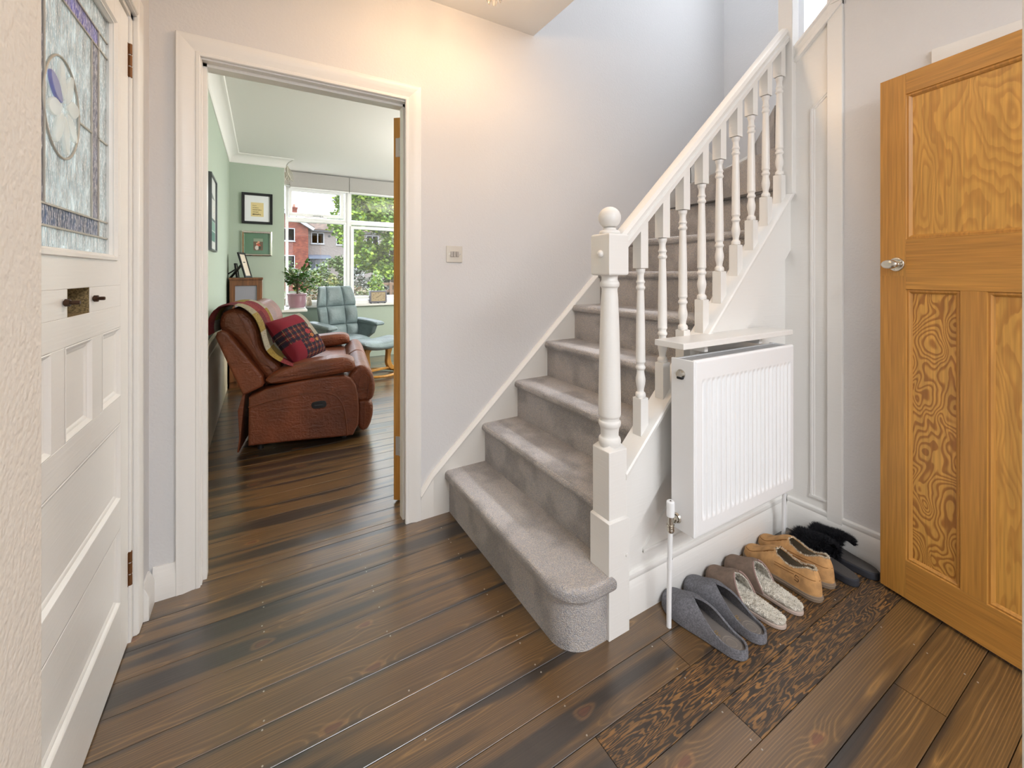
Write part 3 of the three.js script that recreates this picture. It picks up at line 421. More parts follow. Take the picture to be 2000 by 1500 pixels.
// ---------- hall objects ----------
{
  const t = thing('radiator', 'white ribbed panel radiator on the wall under the stairs', 'radiator', [1.245, 0, -0.995]), W = 0.64, y0 = 0.33, y1 = 0.925, D = 0.095;
  const rows = [], nx = 210, ribs = 21, ys = [y0 + 0.006, y0 + 0.045, y0 + 0.05, y0 + 0.056, y0 + 0.064, y0 + 0.08, (y0 + y1) / 2, y1 - 0.095, y1 - 0.08, y1 - 0.072, y1 - 0.066, y1 - 0.061, y1 - 0.006];
  for (const y of ys) { const win = sstep(y0 + 0.046, y0 + 0.07, y) * sstep(y1 - 0.063, y1 - 0.085, y), r = []; for (let i = 0; i <= nx; i++) { const x = 0.012 + (W - 0.018) * i / nx, u = (x - 0.036) / (W - 0.06); const ph = u * ribs - Math.floor(u * ribs), inb = u > 0 && u < 1; r.push([x, y, D + (inb ? -0.0075 * win * sstep(0.14, 0.3, ph) * sstep(0.86, 0.7, ph) : 0)]); } rows.push(r); }
  obj('front_panel', [grid(rows), bx(0.012, y0 + 0.006, D - 0.03, W - 0.006, y1 - 0.006, D - 0.012, 0.004), ...rectFrame(0.012, y0 + 0.006, W - 0.006, y1 - 0.006, [[0.008, -0.014], [0.008, -0.006], [0.004, -0.001], [0, 0]], D)], plasticWhite, t);
  obj('side_panel', [bx(0, y0, 0, 0.01, y1, D - 0.003, 0.003)], plasticWhite, t); obj('side_panel', [bx(W - 0.008, y0, 0, W, y1, D - 0.003, 0.003)], plasticWhite, t);
  obj('back_panel', [bx(0.01, y0 + 0.01, 0.002, W - 0.01, y1 - 0.012, 0.018, 0.004)], plasticWhite, t);
  const g = []; for (let i = 0; i < 60; i++) g.push(bx(0.014 + i * 0.0102, y1 - 0.012, 0.02, 0.0165 + i * 0.0102, y1 - 0.003, D - 0.016)); g.push(bx(0.01, y1 - 0.02, 0.016, W - 0.01, y1 - 0.014, D - 0.012), bx(0.01, y1 - 0.012, D - 0.016, W - 0.008, y1 - 0.001, D - 0.01), bx(0.01, y1 - 0.012, 0.012, W - 0.008, y1 - 0.001, 0.019));
  obj('top_grille', g, mat(0xd9d9d9, { roughness: 0.4 }), t);
  for (const x of [0.1, 0.5]) obj('bracket', [bx(x, 0.75, -0.075, x + 0.03, 0.85, 0.003)], plasticWhite, t);
  const sx = (q, y, z) => q.rotateZ(Math.PI / 2).translate(-0.0, y, z);
  obj('vent_plug', [sx(cyl(0.017, 0.017, 0.004, 0, 0, 0, 28), 0.873, 0.042), sx(cyl(0.012, 0.0125, 0.012, 0, 0, 0, 24), 0.873, 0.042)], chrome, t, { label: 'round chrome vent plug' });
  obj('vent_key', [sx(bx(-0.005, 0, -0.011, 0.004, 0.0135, 0.011, 0.003), 0.862, 0.043)], black, t);
  // lockshield valve and tail pipes
  const v = obj('valve', [cyl(0.0105, 0.0105, 0.05, -0.03, 0.335, 0.022, 20), cyl(0.013, 0.013, 0.012, -0.03, 0.333, 0.022, 6), cyl(0.014, 0.014, 0.006, -0.03, 0.347, 0.022, 6), new THREE.SphereGeometry(0.0125, 16, 12).translate(-0.03, 0.334, 0.022), sx(cyl(0.0085, 0.0085, 0.034, 0, 0, 0, 16).translate(0, 0, 0), 0.368, 0.024), sx(cyl(0.0135, 0.0135, 0.01, 0, 0.008, 0, 6), 0.368, 0.024), sx(cyl(0.018, 0.015, 0.006, 0, 0, 0, 24), 0.368, 0.024)], nickel, t, { label: 'nickel lockshield valve' });
  obj('valve_cap', [smoothLathe([[0, 0.052], [0.011, 0.052], [0.013, 0.049], [0.0135, 0.03], [0.0135, 0.0]], 24, 24).translate(-0.03, 0.382, 0.022)], plasticWhite, v); obj('cap_screw', [cyl(0.003, 0.003, 0.002, -0.03, 0.433, 0.022, 10)], darkMetal, v);
  obj('pipe', [tube([[-0.036, 0, 0.02], [-0.035, 0.1, 0.02], [-0.032, 0.25, 0.021], [-0.03, 0.335, 0.022]], 0.0083, 20, 14), tube([[-0.0328, 0.2, 0.0207], [-0.0322, 0.235, 0.021]], 0.0095, 6, 14)], plasticWhite, t);
  obj('pipe', [tube([[0.79, 0, -0.02], [0.79, 0.18, -0.018], [0.775, 0.32, -0.01]], 0.0083, 20, 14), tube([[0.775, 0.32, -0.01], [0.74, 0.36, 0.0], [0.64, 0.365, 0.02]], 0.0083, 16, 14)], plasticWhite, t);
  const s = obj('radiator_shelf', [bx(1.238, 0.958, -1.062, 1.958, 0.98, -0.938, 0.0025), bx(1.40, 0.93, -1.07, 1.42, 0.958, -0.97, 0.003), bx(1.76, 0.93, -1.07, 1.78, 0.958, -0.97, 0.003)], white); tag(s, 'narrow white wooden shelf fixed just above the radiator', 'shelf');
}
{
  const t = thing('light_switch', 'square silver light switch with three rockers beside the stairs', 'light switch', [0.86, 1.321, WF]), plate = mat(0xd6d1c6, { metalness: 0.55, roughness: 0.3 });
  obj('plate', [bx(-0.0445, -0.043, 0, 0.0445, 0.043, 0.005, 0.0025)], plate, t);
  for (const x of [-0.016, 0, 0.016]) obj('rocker', [bx(-0.0068, -0.014, 0, 0.0068, 0.014, 0.006, 0.0015).rotateX(-0.14).translate(x, 0, 0.0045)], mat(0xaaa39b, { metalness: 0.5, roughness: 0.35 }), t);
  for (const x of [-0.03, 0.03]) obj('screw', [cyl(0.0032, 0.0032, 0.0015, 0, 0.005, 0, 14).rotateX(Math.PI / 2).translate(x, 0, 0)], chrome, t);
}
{
  const t = thing('chandelier', 'small crystal chandelier hanging from the hall ceiling', 'chandelier', [0.756, 0, -1.41]);
  obj('ceiling_rose', [smoothLathe([[0, 2.56], [0.05, 2.565], [0.085, 2.58], [0.09, 2.6]], 20, 32)], chrome, t);
  obj('rod', [cyl(0.006, 0.006, 0.2, 0, 2.37, 0, 12)], chrome, t);
  const ring = (r, y) => new THREE.TorusGeometry(r, 0.003, 8, 40).rotateX(Math.PI / 2).translate(0, y, 0), crystal = mat(0xfffaf2, { transmission: 0.7, thickness: 0.01, roughness: 0.12, ior: 1.5 });
  const drop = prep([smoothLathe([[0, 0], [0.0035, 0.006], [0.0085, 0.02], [0.0095, 0.028], [0.006, 0.036], [0.001, 0.04]], 24, 10), new THREE.SphereGeometry(0.004, 8, 6).translate(0, 0.045, 0)]);
  for (const [r, y, n] of [[0.13, 2.44, 18], [0.085, 2.34, 12], [0.05, 2.285, 8], [0.026, 2.25, 6]]) {
    obj('ring', [ring(r, y + 0.05), ...[0, 1.57].map((a) => bx(-r, y + 0.048, -0.0015, r, y + 0.052, 0.0015).rotateY(a))], chrome, t);
    for (let i = 0; i < n; i++) { const a = i / n * 2 * Math.PI + r * 9, m = obj('crystal_drop', drop, crystal, t, { keepUv: true }); m.position.set(r * Math.cos(a), y, r * Math.sin(a)); }
  }
  const m = obj('crystal_drop', drop, crystal, t, { keepUv: true }); m.position.set(0, 2.232, 0); m.scale.setScalar(1.15);
  for (let i = 0; i < 3; i++) { const a = i * 2.1 + 0.5; obj('bulb', [new THREE.SphereGeometry(0.016, 14, 10).translate(0.06 * Math.cos(a), 2.46, 0.06 * Math.sin(a))], mat(0xffffff, { emissive: 0xffd9a8, emissiveIntensity: 6 }), t); }
  for (let i = 0; i < 3; i++) { const a = i * 2.1 + 0.5, l = new THREE.PointLight(0xffd2a0, LAMP.chandelier); l.position.set(0.756 + 0.06 * Math.cos(a), 2.46, -1.41 + 0.06 * Math.sin(a)); l.castShadow = true; l.shadow.radius = 1.2; scene.add(l); }
}

// ---------- slippers in a row ----------
// half outline of a foot: t = 0 at the toe, 1 at the heel
const footW = (t) => { const e0 = t < 0.2 ? Math.sqrt(Math.max(0, 1 - ((0.2 - t) / 0.2) ** 2)) : 1, e1 = t > 0.84 ? Math.sqrt(Math.max(0, 1 - ((t - 0.84) / 0.16) ** 2)) : 1; return (0.86 + 0.14 * Math.cos((t - 0.3) * 4.6)) * (t > 0.3 ? lerp(1, 0.88, sstep(0.3, 0.62, t)) : 1) * e0 * e1; };
const ts = (a, b, n) => Array.from({ length: n + 1 }, (_, i) => { const s = i / n; return lerp(a, b, a === 0 && b === 1 ? (1 - Math.cos(Math.PI * s)) / 2 : a === 0 ? 1 - Math.cos(Math.PI / 2 * s) : s); });
const bow = (t, c) => c * Math.sin(Math.PI * t);
function soleShape(L, W, c, k = 1, t0 = 0) { const a = ts(0, 1, 44), pts = [...a.map((t) => [bow(t, c) + W * k * footW(t), t]), ...a.slice(1, -1).reverse().map((t) => [bow(t, c) - W * k * footW(t), t])]; return pts.map(([x, t]) => [x, -((t - 0.5) * L * (k < 1 ? 1 - (1 - k) * 2 * W / L : 1))]); }
const slab = (L, W, c, y0, y1, bev, k = 1) => extrude(soleShape(L, W, c, k), y1 - y0, bev, { bs: 3 }).rotateX(-Math.PI / 2).translate(0, (y0 + y1) / 2, 0);
function upper(o) {                                                          // shell over the foot; returns outer, inner and rim geometry
  const { L, W, c, y0, top, kmax, tEnd = 1, th = 0.005 } = o, A = ts(0, tEnd, 40), per = [...A.slice().reverse().map((t) => [t, 1]), ...A.slice(1).map((t) => [t, -1])], N = 12;
  const at = (t, s, k, inset) => { const ts_ = clamp(t, 0.13, 0.86), w = Math.max(0, W * footW(t) - inset), zB = (t - 0.5) * L, zb = zB + (t < 0.1 ? inset * (1 - t / 0.1) : t > 0.9 ? -inset * (t - 0.9) / 0.1 : 0), xb = bow(t, c) + s * w, xs = bow(ts_, c), zs = (ts_ - 0.5) * L, h = 1 - Math.cos(k * Math.PI / 2), hh = Math.pow(h, o.pow ?? 1); return [lerp(xb, xs, hh), y0 + Math.max(0.001, top(ts_) - inset) * Math.sin(k * Math.PI / 2), lerp(zb, zs, hh)]; };
  const rows = (inset) => per.map(([t, s]) => Array.from({ length: N + 1 }, (_, j) => at(t, s, kmax(t) * j / N, inset)));
  const out = rows(0), inn = rows(th), rimRows = per.map((_, i) => [out[i][N], [0, 1, 2].map((q) => (out[i][N][q] + inn[i][N][q]) / 2 + (q === 1 ? th * 0.35 : 0)), inn[i][N]]);
  const rim = per.map((p, i) => [p, rimRows[i][1]]).filter(([p]) => kmax(p[0]) < 0.985).map((q) => q[1]);
  return { outer: [grid(out), grid(rimRows)], inner: [grid(inn)], rim, at };
}
function fur(gs, spots, len, seed, w = 0.0011, droop = 0.6) {                // loose tapered strands on given [point, normal] spots
  const r = mulberry(seed), pos = [];
  for (const [p, n] of spots) { const d = V3(...n).add(V3(r() - 0.5, r() - 0.5, r() - 0.5).multiplyScalar(1.5)).normalize(), s = V3(r() - 0.5, r() - 0.5, r() - 0.5).cross(d).normalize().multiplyScalar(w), l = len * (0.5 + 0.8 * r()), a = V3(...p); const m = a.clone().addScaledVector(d, l); m.y -= droop * l * 0.3; pos.push(...a.clone().sub(s).toArray(), ...a.clone().add(s).toArray(), ...m.toArray()); }
  const g = new THREE.BufferGeometry(); g.setAttribute('position', new THREE.Float32BufferAttribute(pos, 3)); g.computeVertexNormals(); gs.push(g); return gs;
}
const feltTex = tex(256, 256, (x, y) => { const g = 0.62 + 0.5 * hash2(x, y, 3) * 0.6 + 0.34 * pfbm(x / 256 * 30, y / 256 * 30, 30, 8, 2); return [126 * g, 126 * g, 131 * g]; }, { srgb: true, size: [0.09, 0.09] });
const felt = mat(0xffffff, { map: feltTex, roughness: 1, bumpMap: noiseTex(256, 90, 4, 0.1, 2), bumpScale: 0.0015, sheen: 0.3 });
const taupe = mat(0x8b7766, { roughness: 0.95, bumpMap: noiseTex(256, 80, 5, 0.1, 2), bumpScale: 0.0006, map: noiseTex(256, 14, 19, 0.2).clone(), sheen: 0.4 }); taupe.map = tex(256, 256, (x, y) => { const g = 0.86 + 0.28 * pfbm(x / 256 * 9, y / 256 * 9, 9, 4, 4); return [g * 136, g * 116, g * 101]; }, { srgb: true, size: [0.16, 0.16] }); taupe.color.set(0xffffff);
const tan = mat(0xffffff, { roughness: 0.95, sheen: 0.5, bumpMap: noiseTex(256, 70, 6, 0.1, 2), bumpScale: 0.0006, map: tex(256, 256, (x, y) => { const g = 0.84 + 0.3 * pfbm(x / 256 * 8, y / 256 * 8, 8, 14, 4); return [g * 196, g * 150, g * 98]; }, { srgb: true, size: [0.16, 0.16] }) });
const fleece = mat(0xffffff, { roughness: 1, sheen: 0.5, map: tex(256, 256, (x, y) => { const p = pfbm(x / 256 * 12, y / 256 * 12, 12, 24, 4), g = 0.86 + 0.2 * p; return mix3([214 * g, 206 * g, 190 * g], [240 * g, 234 * g, 220 * g], sstep(0.3, 0.6, p)); }, { srgb: true, size: [0.12, 0.12] }), bumpMap: noiseTex(256, 40, 7, 0.12, 3), bumpScale: 0.006 });
const fleeceHair = mat(0xf3eee2, { roughness: 1 });
const footbed = mat(0x77706a, { roughness: 0.85, bumpMap: peel, bumpScale: 0.0004 });
const gold = mat(0xc9a964, { roughness: 0.4, metalness: 0.6 });
const tallRow = 'slippers along the skirting under the radiator';
function feltMule(label, x, z, turn, c) {
  const t = thing('slipper', label, 'slipper', [x, 0, z], turn, tallRow), L = 0.306, W = 0.059;
  obj('sole', [slab(L, W, c, 0, 0.018, 0.006)], felt, t);
  const u = upper({ L, W, c, y0: 0.006, th: 0.006, top: (q) => 0.05 + 0.032 * sstep(0.1, 0.4, q) - 0.012 * sstep(0.55, 0.85, q), pow: 1.35, kmax: (q) => lerp(1, 0.26, Math.pow(sstep(0.39, 0.86, q), 0.62)) });
  obj('upper', [...u.outer, ...u.inner], felt, t);
  const bed = obj('insole', [slab(L, W, c, 0.012, 0.022, 0.002, 0.87)], footbed, t);
  obj('heel_ring', [new THREE.TorusGeometry(0.024, 0.0012, 6, 32).rotateX(Math.PI / 2), new THREE.TorusGeometry(0.014, 0.001, 6, 28).rotateX(Math.PI / 2)].map((g) => g.scale(1, 1, 1.15).translate(bow(0.84, c), 0.0218, 0.34 * L)), mat(0x8a8177, { roughness: 0.8 }), bed);
  const zl = 0.16 * L, k = (x0, z0, x1, z1) => bx(Math.min(x0, x1) - 0.0007, 0.0218, Math.min(z0, z1) - 0.0007, Math.max(x0, x1) + 0.0007, 0.0226, Math.max(z0, z1) + 0.0007);
  obj('logo', [k(-0.012, 0, 0.012, 0), k(-0.012, 0.013, -0.001, 0.013), k(-0.012, 0, -0.012, 0.013), k(-0.001, 0.004, -0.001, 0.013), k(-0.007, 0.0065, -0.001, 0.0065), k(0.003, 0, 0.003, 0.02), k(0.003, 0.008, 0.01, 0.008), k(0.012, 0, 0.012, 0.004)].map((g) => g.rotateY(-Math.PI / 2 * 0).translate(bow(0.66, c) - 0.008, 0, zl)), gold, bed, { label: 'small gold printed mark' });
}
function furMule(label, x, z, turn, c) {
  const t = thing('slipper', label, 'slipper', [x, 0, z], turn, tallRow), L = 0.3, W = 0.053;
  obj('sole', [slab(L, W, c, 0, 0.014, 0.004)], mat(0xb9a79b, { roughness: 0.9 }), t);
  const u = upper({ L, W: W * 1.03, c, y0: 0.008, th: 0.007, tEnd: 0.6, top: (q) => 0.05 + 0.036 * sstep(0.1, 0.42, q), pow: 1.2, kmax: (q) => q < 0.4 ? 1 : lerp(1, 0.02, Math.pow((q - 0.4) / 0.2, 0.7)) });
  obj('upper', u.outer, taupe, t); obj('lining', u.inner, fleece, t);
  obj('binding', [tube(u.rim.slice(0, Math.floor(u.rim.length / 2)), 0.0032, 40, 7), tube(u.rim.slice(Math.floor(u.rim.length / 2)), 0.0032, 40, 7)], mat(0x9a8078, { roughness: 0.9 }), t);
  const bed = obj('fleece_insole', [slab(L, W, c, 0.012, 0.03, 0.008, 0.97)], fleece, t), r = mulberry(5 + Math.round(x * 100)), spots = [];
  for (let i = 0; i < 3600; i++) { const q = 0.36 + 0.64 * r(), s = 2 * r() - 1; spots.push([[bow(q, c) + s * W * 0.96 * footW(q), 0.029 - 0.006 * s ** 4, (q - 0.5) * L * 0.99], [0.3 * s, 1, 0.2]]); }
  obj('fleece', fur([], spots, 0.0065, 8), fleeceHair, bed, { kind: 'stuff' });
  const sp2 = []; for (let i = 0; i < 1500; i++) { const q = 0.32 + 0.24 * r(), s = r() > 0.5 ? 1 : -1, k = r() * (q < 0.4 ? 1 : Math.max(0, 1 - (q - 0.4) / 0.2)), p = u.at(q, s, k, 0.008); sp2.push([p, [-s * (1 - k), -0.7, 0.9]]); }
  obj('lining_fleece', fur([], sp2, 0.007, 18, 0.0011, 0), fleeceHair, t, { kind: 'stuff' });
}
function moccasin(label, x, z, turn, c, side) {
  const t = thing('slipper', label, 'slipper', [x, 0, z], turn, tallRow), L = 0.302, W = 0.054;
  obj('sole', [slab(L * 1.015, W * 1.04, c, 0, 0.024, 0.005), slab(L * 1.03, W * 1.09, c, 0.01, 0.016, 0.002)], mat(0x857462, { roughness: 0.85 }), t);
  const col = (q) => lerp(lerp(0.66, 0.5, sstep(0.48, 0.66, q)), 0.74, sstep(0.72, 0.94, q)) - 0.06 * Math.sin(sstep(0.86, 1, q) * Math.PI / 2);
  const u = upper({ L, W, c, y0: 0.016, th: 0.006, pow: 1.25, top: (q) => 0.043 + 0.052 * sstep(0.1, 0.45, q) + 0.01 * sstep(0.6, 0.86, q), kmax: (q) => q < 0.43 ? 1 : lerp(1, col(q), sstep(0.43, 0.49, q)) });
  obj('upper', u.outer, tan, t); obj('lining', u.inner, mat(0xb3a58e, { roughness: 1, bumpMap: noiseTex(128, 40, 3, 0.1, 2), bumpScale: 0.003 }), t);
  const r = mulberry(3 + Math.round(x * 90)), sp = u.rim.flatMap((p, i) => Array.from({ length: 40 }, () => { const q = u.rim[Math.min(u.rim.length - 1, i + 1)], k = r(); return [[lerp(p[0], q[0], k), lerp(p[1], q[1], k) - 0.002, lerp(p[2], q[2], k)], [0, 0.8, 0]]; })).filter((s) => isFinite(s[0][0]));
  obj('collar_fleece', fur([], sp, 0.008, 31, 0.0012, 0.2), mat(0xe6d9c2, { roughness: 1 }), t, { kind: 'stuff' });
  const seam = (k, t0, t1, s) => tube(Array.from({ length: 14 }, (_, i) => u.at(lerp(t0, t1, i / 13), s, k, -0.0004)), 0.0011, 30, 5);
  const dark = mat(0x8a5c2c, { roughness: 0.9 }), front = Array.from({ length: 25 }, (_, i) => { const a = (i / 24) * 2 - 1; return u.at(0.03 + 0.37 * Math.abs(a) ** 1.3, a < 0 ? -1 : 1, lerp(0.5, 0.62, Math.abs(a)), -0.0004); });
  obj('seam', [tube(front, 0.0012, 60, 5), seam(0.4, 0.5, 1, 1), seam(0.4, 0.5, 1, -1), seam(0.33, 0.5, 0.74, -1), seam(0.33, 0.5, 0.74, 1)], dark, t);
  for (const s of [-1, 1]) obj('gusset', [tube([u.at(0.34, s, 0.6, -0.0002), u.at(0.4, s, 0.66, -0.0006), u.at(0.455, s, 0.74, -0.0006)], 0.0021, 12, 6)], dark, t);
  if (side) obj('emblem', [tube([[0.8, 0.31], [0.762, 0.33], [0.755, 0.27], [0.795, 0.25], [0.79, 0.19], [0.75, 0.21]].map(([a, k]) => u.at(a, -1, k, -0.0008)), 0.0009, 40, 5)], mat(0x4a3018, { roughness: 0.8 }), t, { label: 'small dark S-shaped mark' });
}
function furSlide(label, x, z, turn, c) {
  const t = thing('slipper', label, 'slipper', [x, 0, z], turn, tallRow), L = 0.275, W = 0.05, rubber = mat(0x2d2e34, { roughness: 0.75 });
  obj('sole', [slab(L, W, c, 0, 0.03, 0.006)], rubber, t);
  obj('footbed', [slab(L, W, c, 0.027, 0.0325, 0.002, 0.9)], mat(0x4a4643, { roughness: 0.9, bumpMap: peel, bumpScale: 0.0005 }), t);
  const rows = [], spots = [], r = mulberry(Math.round(x * 77));
  const P = (q, a) => [bow(q, c) + (W + 0.008) * footW(0.3) * Math.cos(a) * 1.02, 0.01 + (0.078 + 0.018 * sstep(0.2, 0.5, q)) * Math.pow(Math.sin(a), 0.8), (q - 0.5) * L];
  for (let i = 0; i <= 10; i++) rows.push(Array.from({ length: 25 }, (_, j) => P(0.13 + 0.46 * i / 10, Math.PI * j / 24)));
  obj('strap', [grid(rows)], mat(0x101014, { roughness: 0.9 }), t);
  for (let i = 0; i < 13000; i++) { const q = 0.12 + 0.48 * r(), a = Math.PI * r(), p = P(q, a); spots.push([p, [Math.cos(a), Math.sin(a), q < 0.22 ? -0.8 : q > 0.52 ? 0.8 : 0]]); }
  obj('fur', fur([], spots, 0.021, 6, 0.0013, 0.5), mat(0x15151b, { roughness: 0.75, sheen: 0.3 }), t, { kind: 'stuff' });
}
feltMule('grey felt slipper behind the radiator pipe, nearest the newel post', 1.306, -0.915, 0.05, -0.003);
feltMule('grey felt slipper next to the brown fleece-lined pair', 1.425, -0.917, -0.02, 0.003);
furMule('brown fleece-lined slipper beside the grey felt pair', 1.546, -0.912, -0.03, -0.003);
furMule('brown fleece-lined slipper touching the tan suede pair', 1.665, -0.911, -0.06, 0.003);
moccasin('tan suede slipper with a small dark mark on its heel', 1.797, -0.907, -0.1, 0.002, true);
moccasin('tan suede slipper next to the black furry pair', 1.918, -0.915, -0.12, -0.002, false);
furSlide('black furry slide standing next to the tan slippers', 2.018, -0.855, -0.2, 0.003);
furSlide('black furry slide in the corner against the skirting', 2.123, -0.83, -0.13, -0.003);
// ---------- living-room furniture ----------
const leatherTex = (c, s) => tex(512, 512, (x, y) => { const p = pfbm(x / 512 * 5, y / 512 * 5, 5, s, 4), g = 0.78 + 0.44 * p; return [c[0] * g, c[1] * g, c[2] * g]; }, { srgb: true, size: [0.7, 0.7] });
const wrinkle = tex(512, 512, (x, y) => { const w = pfbm(x / 512 * 4, y / 512 * 10, 20, 51, 3), r = 1 - Math.abs(2 * ((w * 5) % 1) - 1); return 255 * (0.55 * r * pfbm(x / 512 * 4, y / 512 * 4, 4, 8, 2) + 0.45 * pfbm(x / 512 * 60, y / 512 * 60, 60, 3, 2)); }, { size: [0.6, 0.6] });
const brownLeather = mat(0xffffff, { map: leatherTex([112, 60, 36], 61), roughness: 0.42, bumpMap: wrinkle, bumpScale: 0.004 });
const greenLeather = mat(0xffffff, { map: leatherTex([122, 137, 140], 67), roughness: 0.48, bumpMap: wrinkle, bumpScale: 0.004 });
const teak = mat(0xffffff, { map: honeyTex(0, 83), roughness: 0.4 });
const walnut = mat(0xffffff, { map: tex(256, 512, (x, y) => { const o = fbm(x / 256 * 20, y / 512 * 3, 5, 3), g = 0.7 + 0.6 * o; return [118 * g, 76 * g, 46 * g]; }, { srgb: true, size: [0.3, 0.6] }), roughness: 0.45 });
// a puffed pad over a warped patch: P(u, v) gives a point and a normal, u and v run -1..1
function pad(P, thick, n = 14, e = 3) {
  const rows = [], back = [];
  for (let i = 0; i <= n; i++) { const r = [], q = []; for (let j = 0; j <= n; j++) { const s = (k) => Math.sin((2 * k / n - 1) * Math.PI / 2), u = s(j), v = s(i), [p, nn] = P(u, v), f = Math.pow(Math.max(0, (1 - Math.abs(u) ** e) * (1 - Math.abs(v) ** e)), 0.5); r.push(p.map((c, k) => c + nn[k] * thick * f)); q.push(p.map((c, k) => c - nn[k] * 0.012 * f)); } rows.push(r); back.push(q); }
  return [grid(rows), grid(back)];
}
{
  const t = thing('sofa', 'brown leather two-seat recliner sofa seen from its side, backing onto the left wall', 'sofa', [-0.0828, 0, -3.336], -8 * Math.PI / 180), W = 1.5;
  const ex = (pts, z0, z1, b, spl) => extrude(spl ? splineShape(pts, 64, 0.4) : pts, z1 - z0, b, { bs: 5 }).translate(0, 0, (z0 + z1) / 2);
  const panel = [[0, 0.058], [0.003, 0.385], [0.1, 0.43], [0.25, 0.462], [0.45, 0.482], [0.6, 0.48], [0.65, 0.455], [0.683, 0.4], [0.698, 0.32], [0.703, 0.2], [0.7, 0.11], [0.66, 0.035], [0.62, 0.034], [0.3, 0.05]];
  for (const z of [0, -W + 0.17]) obj('side_panel', [ex(panel, z - 0.17, z, 0.018)], brownLeather, t);
  const arm = [[0.1, 0.49], [0.13, 0.525], [0.2, 0.567], [0.3, 0.59], [0.42, 0.602], [0.55, 0.611], [0.625, 0.605], [0.668, 0.58], [0.676, 0.535], [0.655, 0.507], [0.6, 0.497], [0.5, 0.485], [0.35, 0.472], [0.2, 0.462], [0.13, 0.464]];
  for (const z of [0.015, -W + 0.2]) { const a = obj('arm_pad', [ex(arm, z - 0.215, z, 0.042, true)], brownLeather, t); obj('piping', [tube([[0.12, 0.505, 0], [0.2, 0.524, 0], [0.35, 0.543, 0], [0.5, 0.556, 0], [0.6, 0.56, 0], [0.66, 0.55, 0]].map(([x, y]) => [x, y, z + 0.001]), 0.0026, 30, 6)], brownLeather, a); }
  obj('back_shell', [ex([[-0.186, 0.8], [-0.178, 0.832], [-0.15, 0.845], [-0.115, 0.828], [0.0, 0.655], [0.088, 0.52], [0.094, 0.47], [0.085, 0.45], [0.0, 0.412], [-0.03, 0.4], [-0.09, 0.55]], -W, -0.004, 0.02)], brownLeather, t);
  obj('back_flap', [ex([[-0.03, 0.42], [-0.018, 0.41], [-0.03, 0.3], [-0.042, 0.15], [-0.046, 0.1], [-0.056, 0.02], [-0.066, 0.022], [-0.056, 0.1], [-0.054, 0.15], [-0.062, 0.3]], -W + 0.05, -0.02, 0.003)], brownLeather, t);
  const cush = [[-0.17, 0.84], [-0.178, 0.9], [-0.16, 0.955], [-0.1, 0.982], [-0.03, 0.965], [0.03, 0.9], [0.06, 0.82], [0.075, 0.725], [0.12, 0.65], [0.185, 0.585], [0.2, 0.5], [0.1, 0.48], [0.02, 0.6], [-0.08, 0.76]];
  for (const [a, b] of [[-0.74, -0.055], [-W + 0.055, -0.75]]) { const c = obj('back_cushion', [ex(cush, a, b, 0.055, true)], brownLeather, t); obj('seam', [tube([[-0.1, 0.985, b - 0.03], [-0.06, 0.93, b + 0.001], [-0.02, 0.83, b + 0.002], [0.03, 0.72, b + 0.002], [0.05, 0.64, b + 0.001], [0.12, 0.56, b - 0.002]], 0.0028, 34, 6)], brownLeather, c); }
  for (const [a, b] of [[-0.75, -0.2], [-W + 0.2, -0.755]]) {
    obj('seat_cushion', [ex([[0.06, 0.34], [0.06, 0.455], [0.25, 0.475], [0.45, 0.482], [0.62, 0.475], [0.68, 0.44], [0.69, 0.36]], a, b, 0.03)], brownLeather, t);
  }
  for (const [a, b] of [[-0.752, -0.04], [-W + 0.04, -0.756]]) {
    obj('footrest_pad', [ex([[0.62, 0.43], [0.655, 0.5], [0.71, 0.533], [0.765, 0.52], [0.805, 0.455], [0.82, 0.36], [0.805, 0.285], [0.77, 0.262], [0.7, 0.265], [0.66, 0.3]], a, b, 0.032, true)], brownLeather, t);
    obj('footrest_pad', [ex([[0.7, 0.268], [0.76, 0.272], [0.8, 0.24], [0.805, 0.17], [0.79, 0.1], [0.765, 0.055], [0.73, 0.045], [0.7, 0.08], [0.69, 0.18]], a, b, 0.028, true)], brownLeather, t);
    obj('seam', [tube([[0.69, 0.27, b + 0.001], [0.715, 0.45, b - 0.0], [0.74, 0.47, b], [0.768, 0.44, b + 0.001], [0.762, 0.28, b + 0.001]], 0.003, 30, 6), tube([[0.735, 0.05, b + 0.001], [0.745, 0.15, b + 0.001], [0.742, 0.26, b]], 0.003, 16, 6)], brownLeather, t);
  }
  obj('piping', [tube([[0.004, 0.322], [0.15, 0.354], [0.3, 0.373], [0.4, 0.379], [0.48, 0.37], [0.55, 0.332], [0.592, 0.262], [0.612, 0.15], [0.622, 0.045]].map(([x, y]) => [x, y, 0.001]), 0.0055, 60, 8)], brownLeather, t);
  obj('seam', [tube([[0.318, 0.055, 0.0], [0.318, 0.372, 0.0]], 0.002, 6, 6)], brownLeather, t);
  const h = obj('recliner_handle', [extrude(splineShape([[-0.046, 0], [-0.04, 0.02], [-0.02, 0.026], [0.02, 0.028], [0.044, 0.022], [0.052, 0], [0.044, -0.018], [0.02, -0.023], [-0.03, -0.022]], 40), 0.01, 0.003).translate(0.432, 0.287, 0.002)], black, t, { label: 'black recessed recliner handle' });
  obj('grip', [bx(0.405, 0.28, 0.005, 0.462, 0.292, 0.011, 0.003)], mat(0x26282c, { roughness: 0.4 }), h);
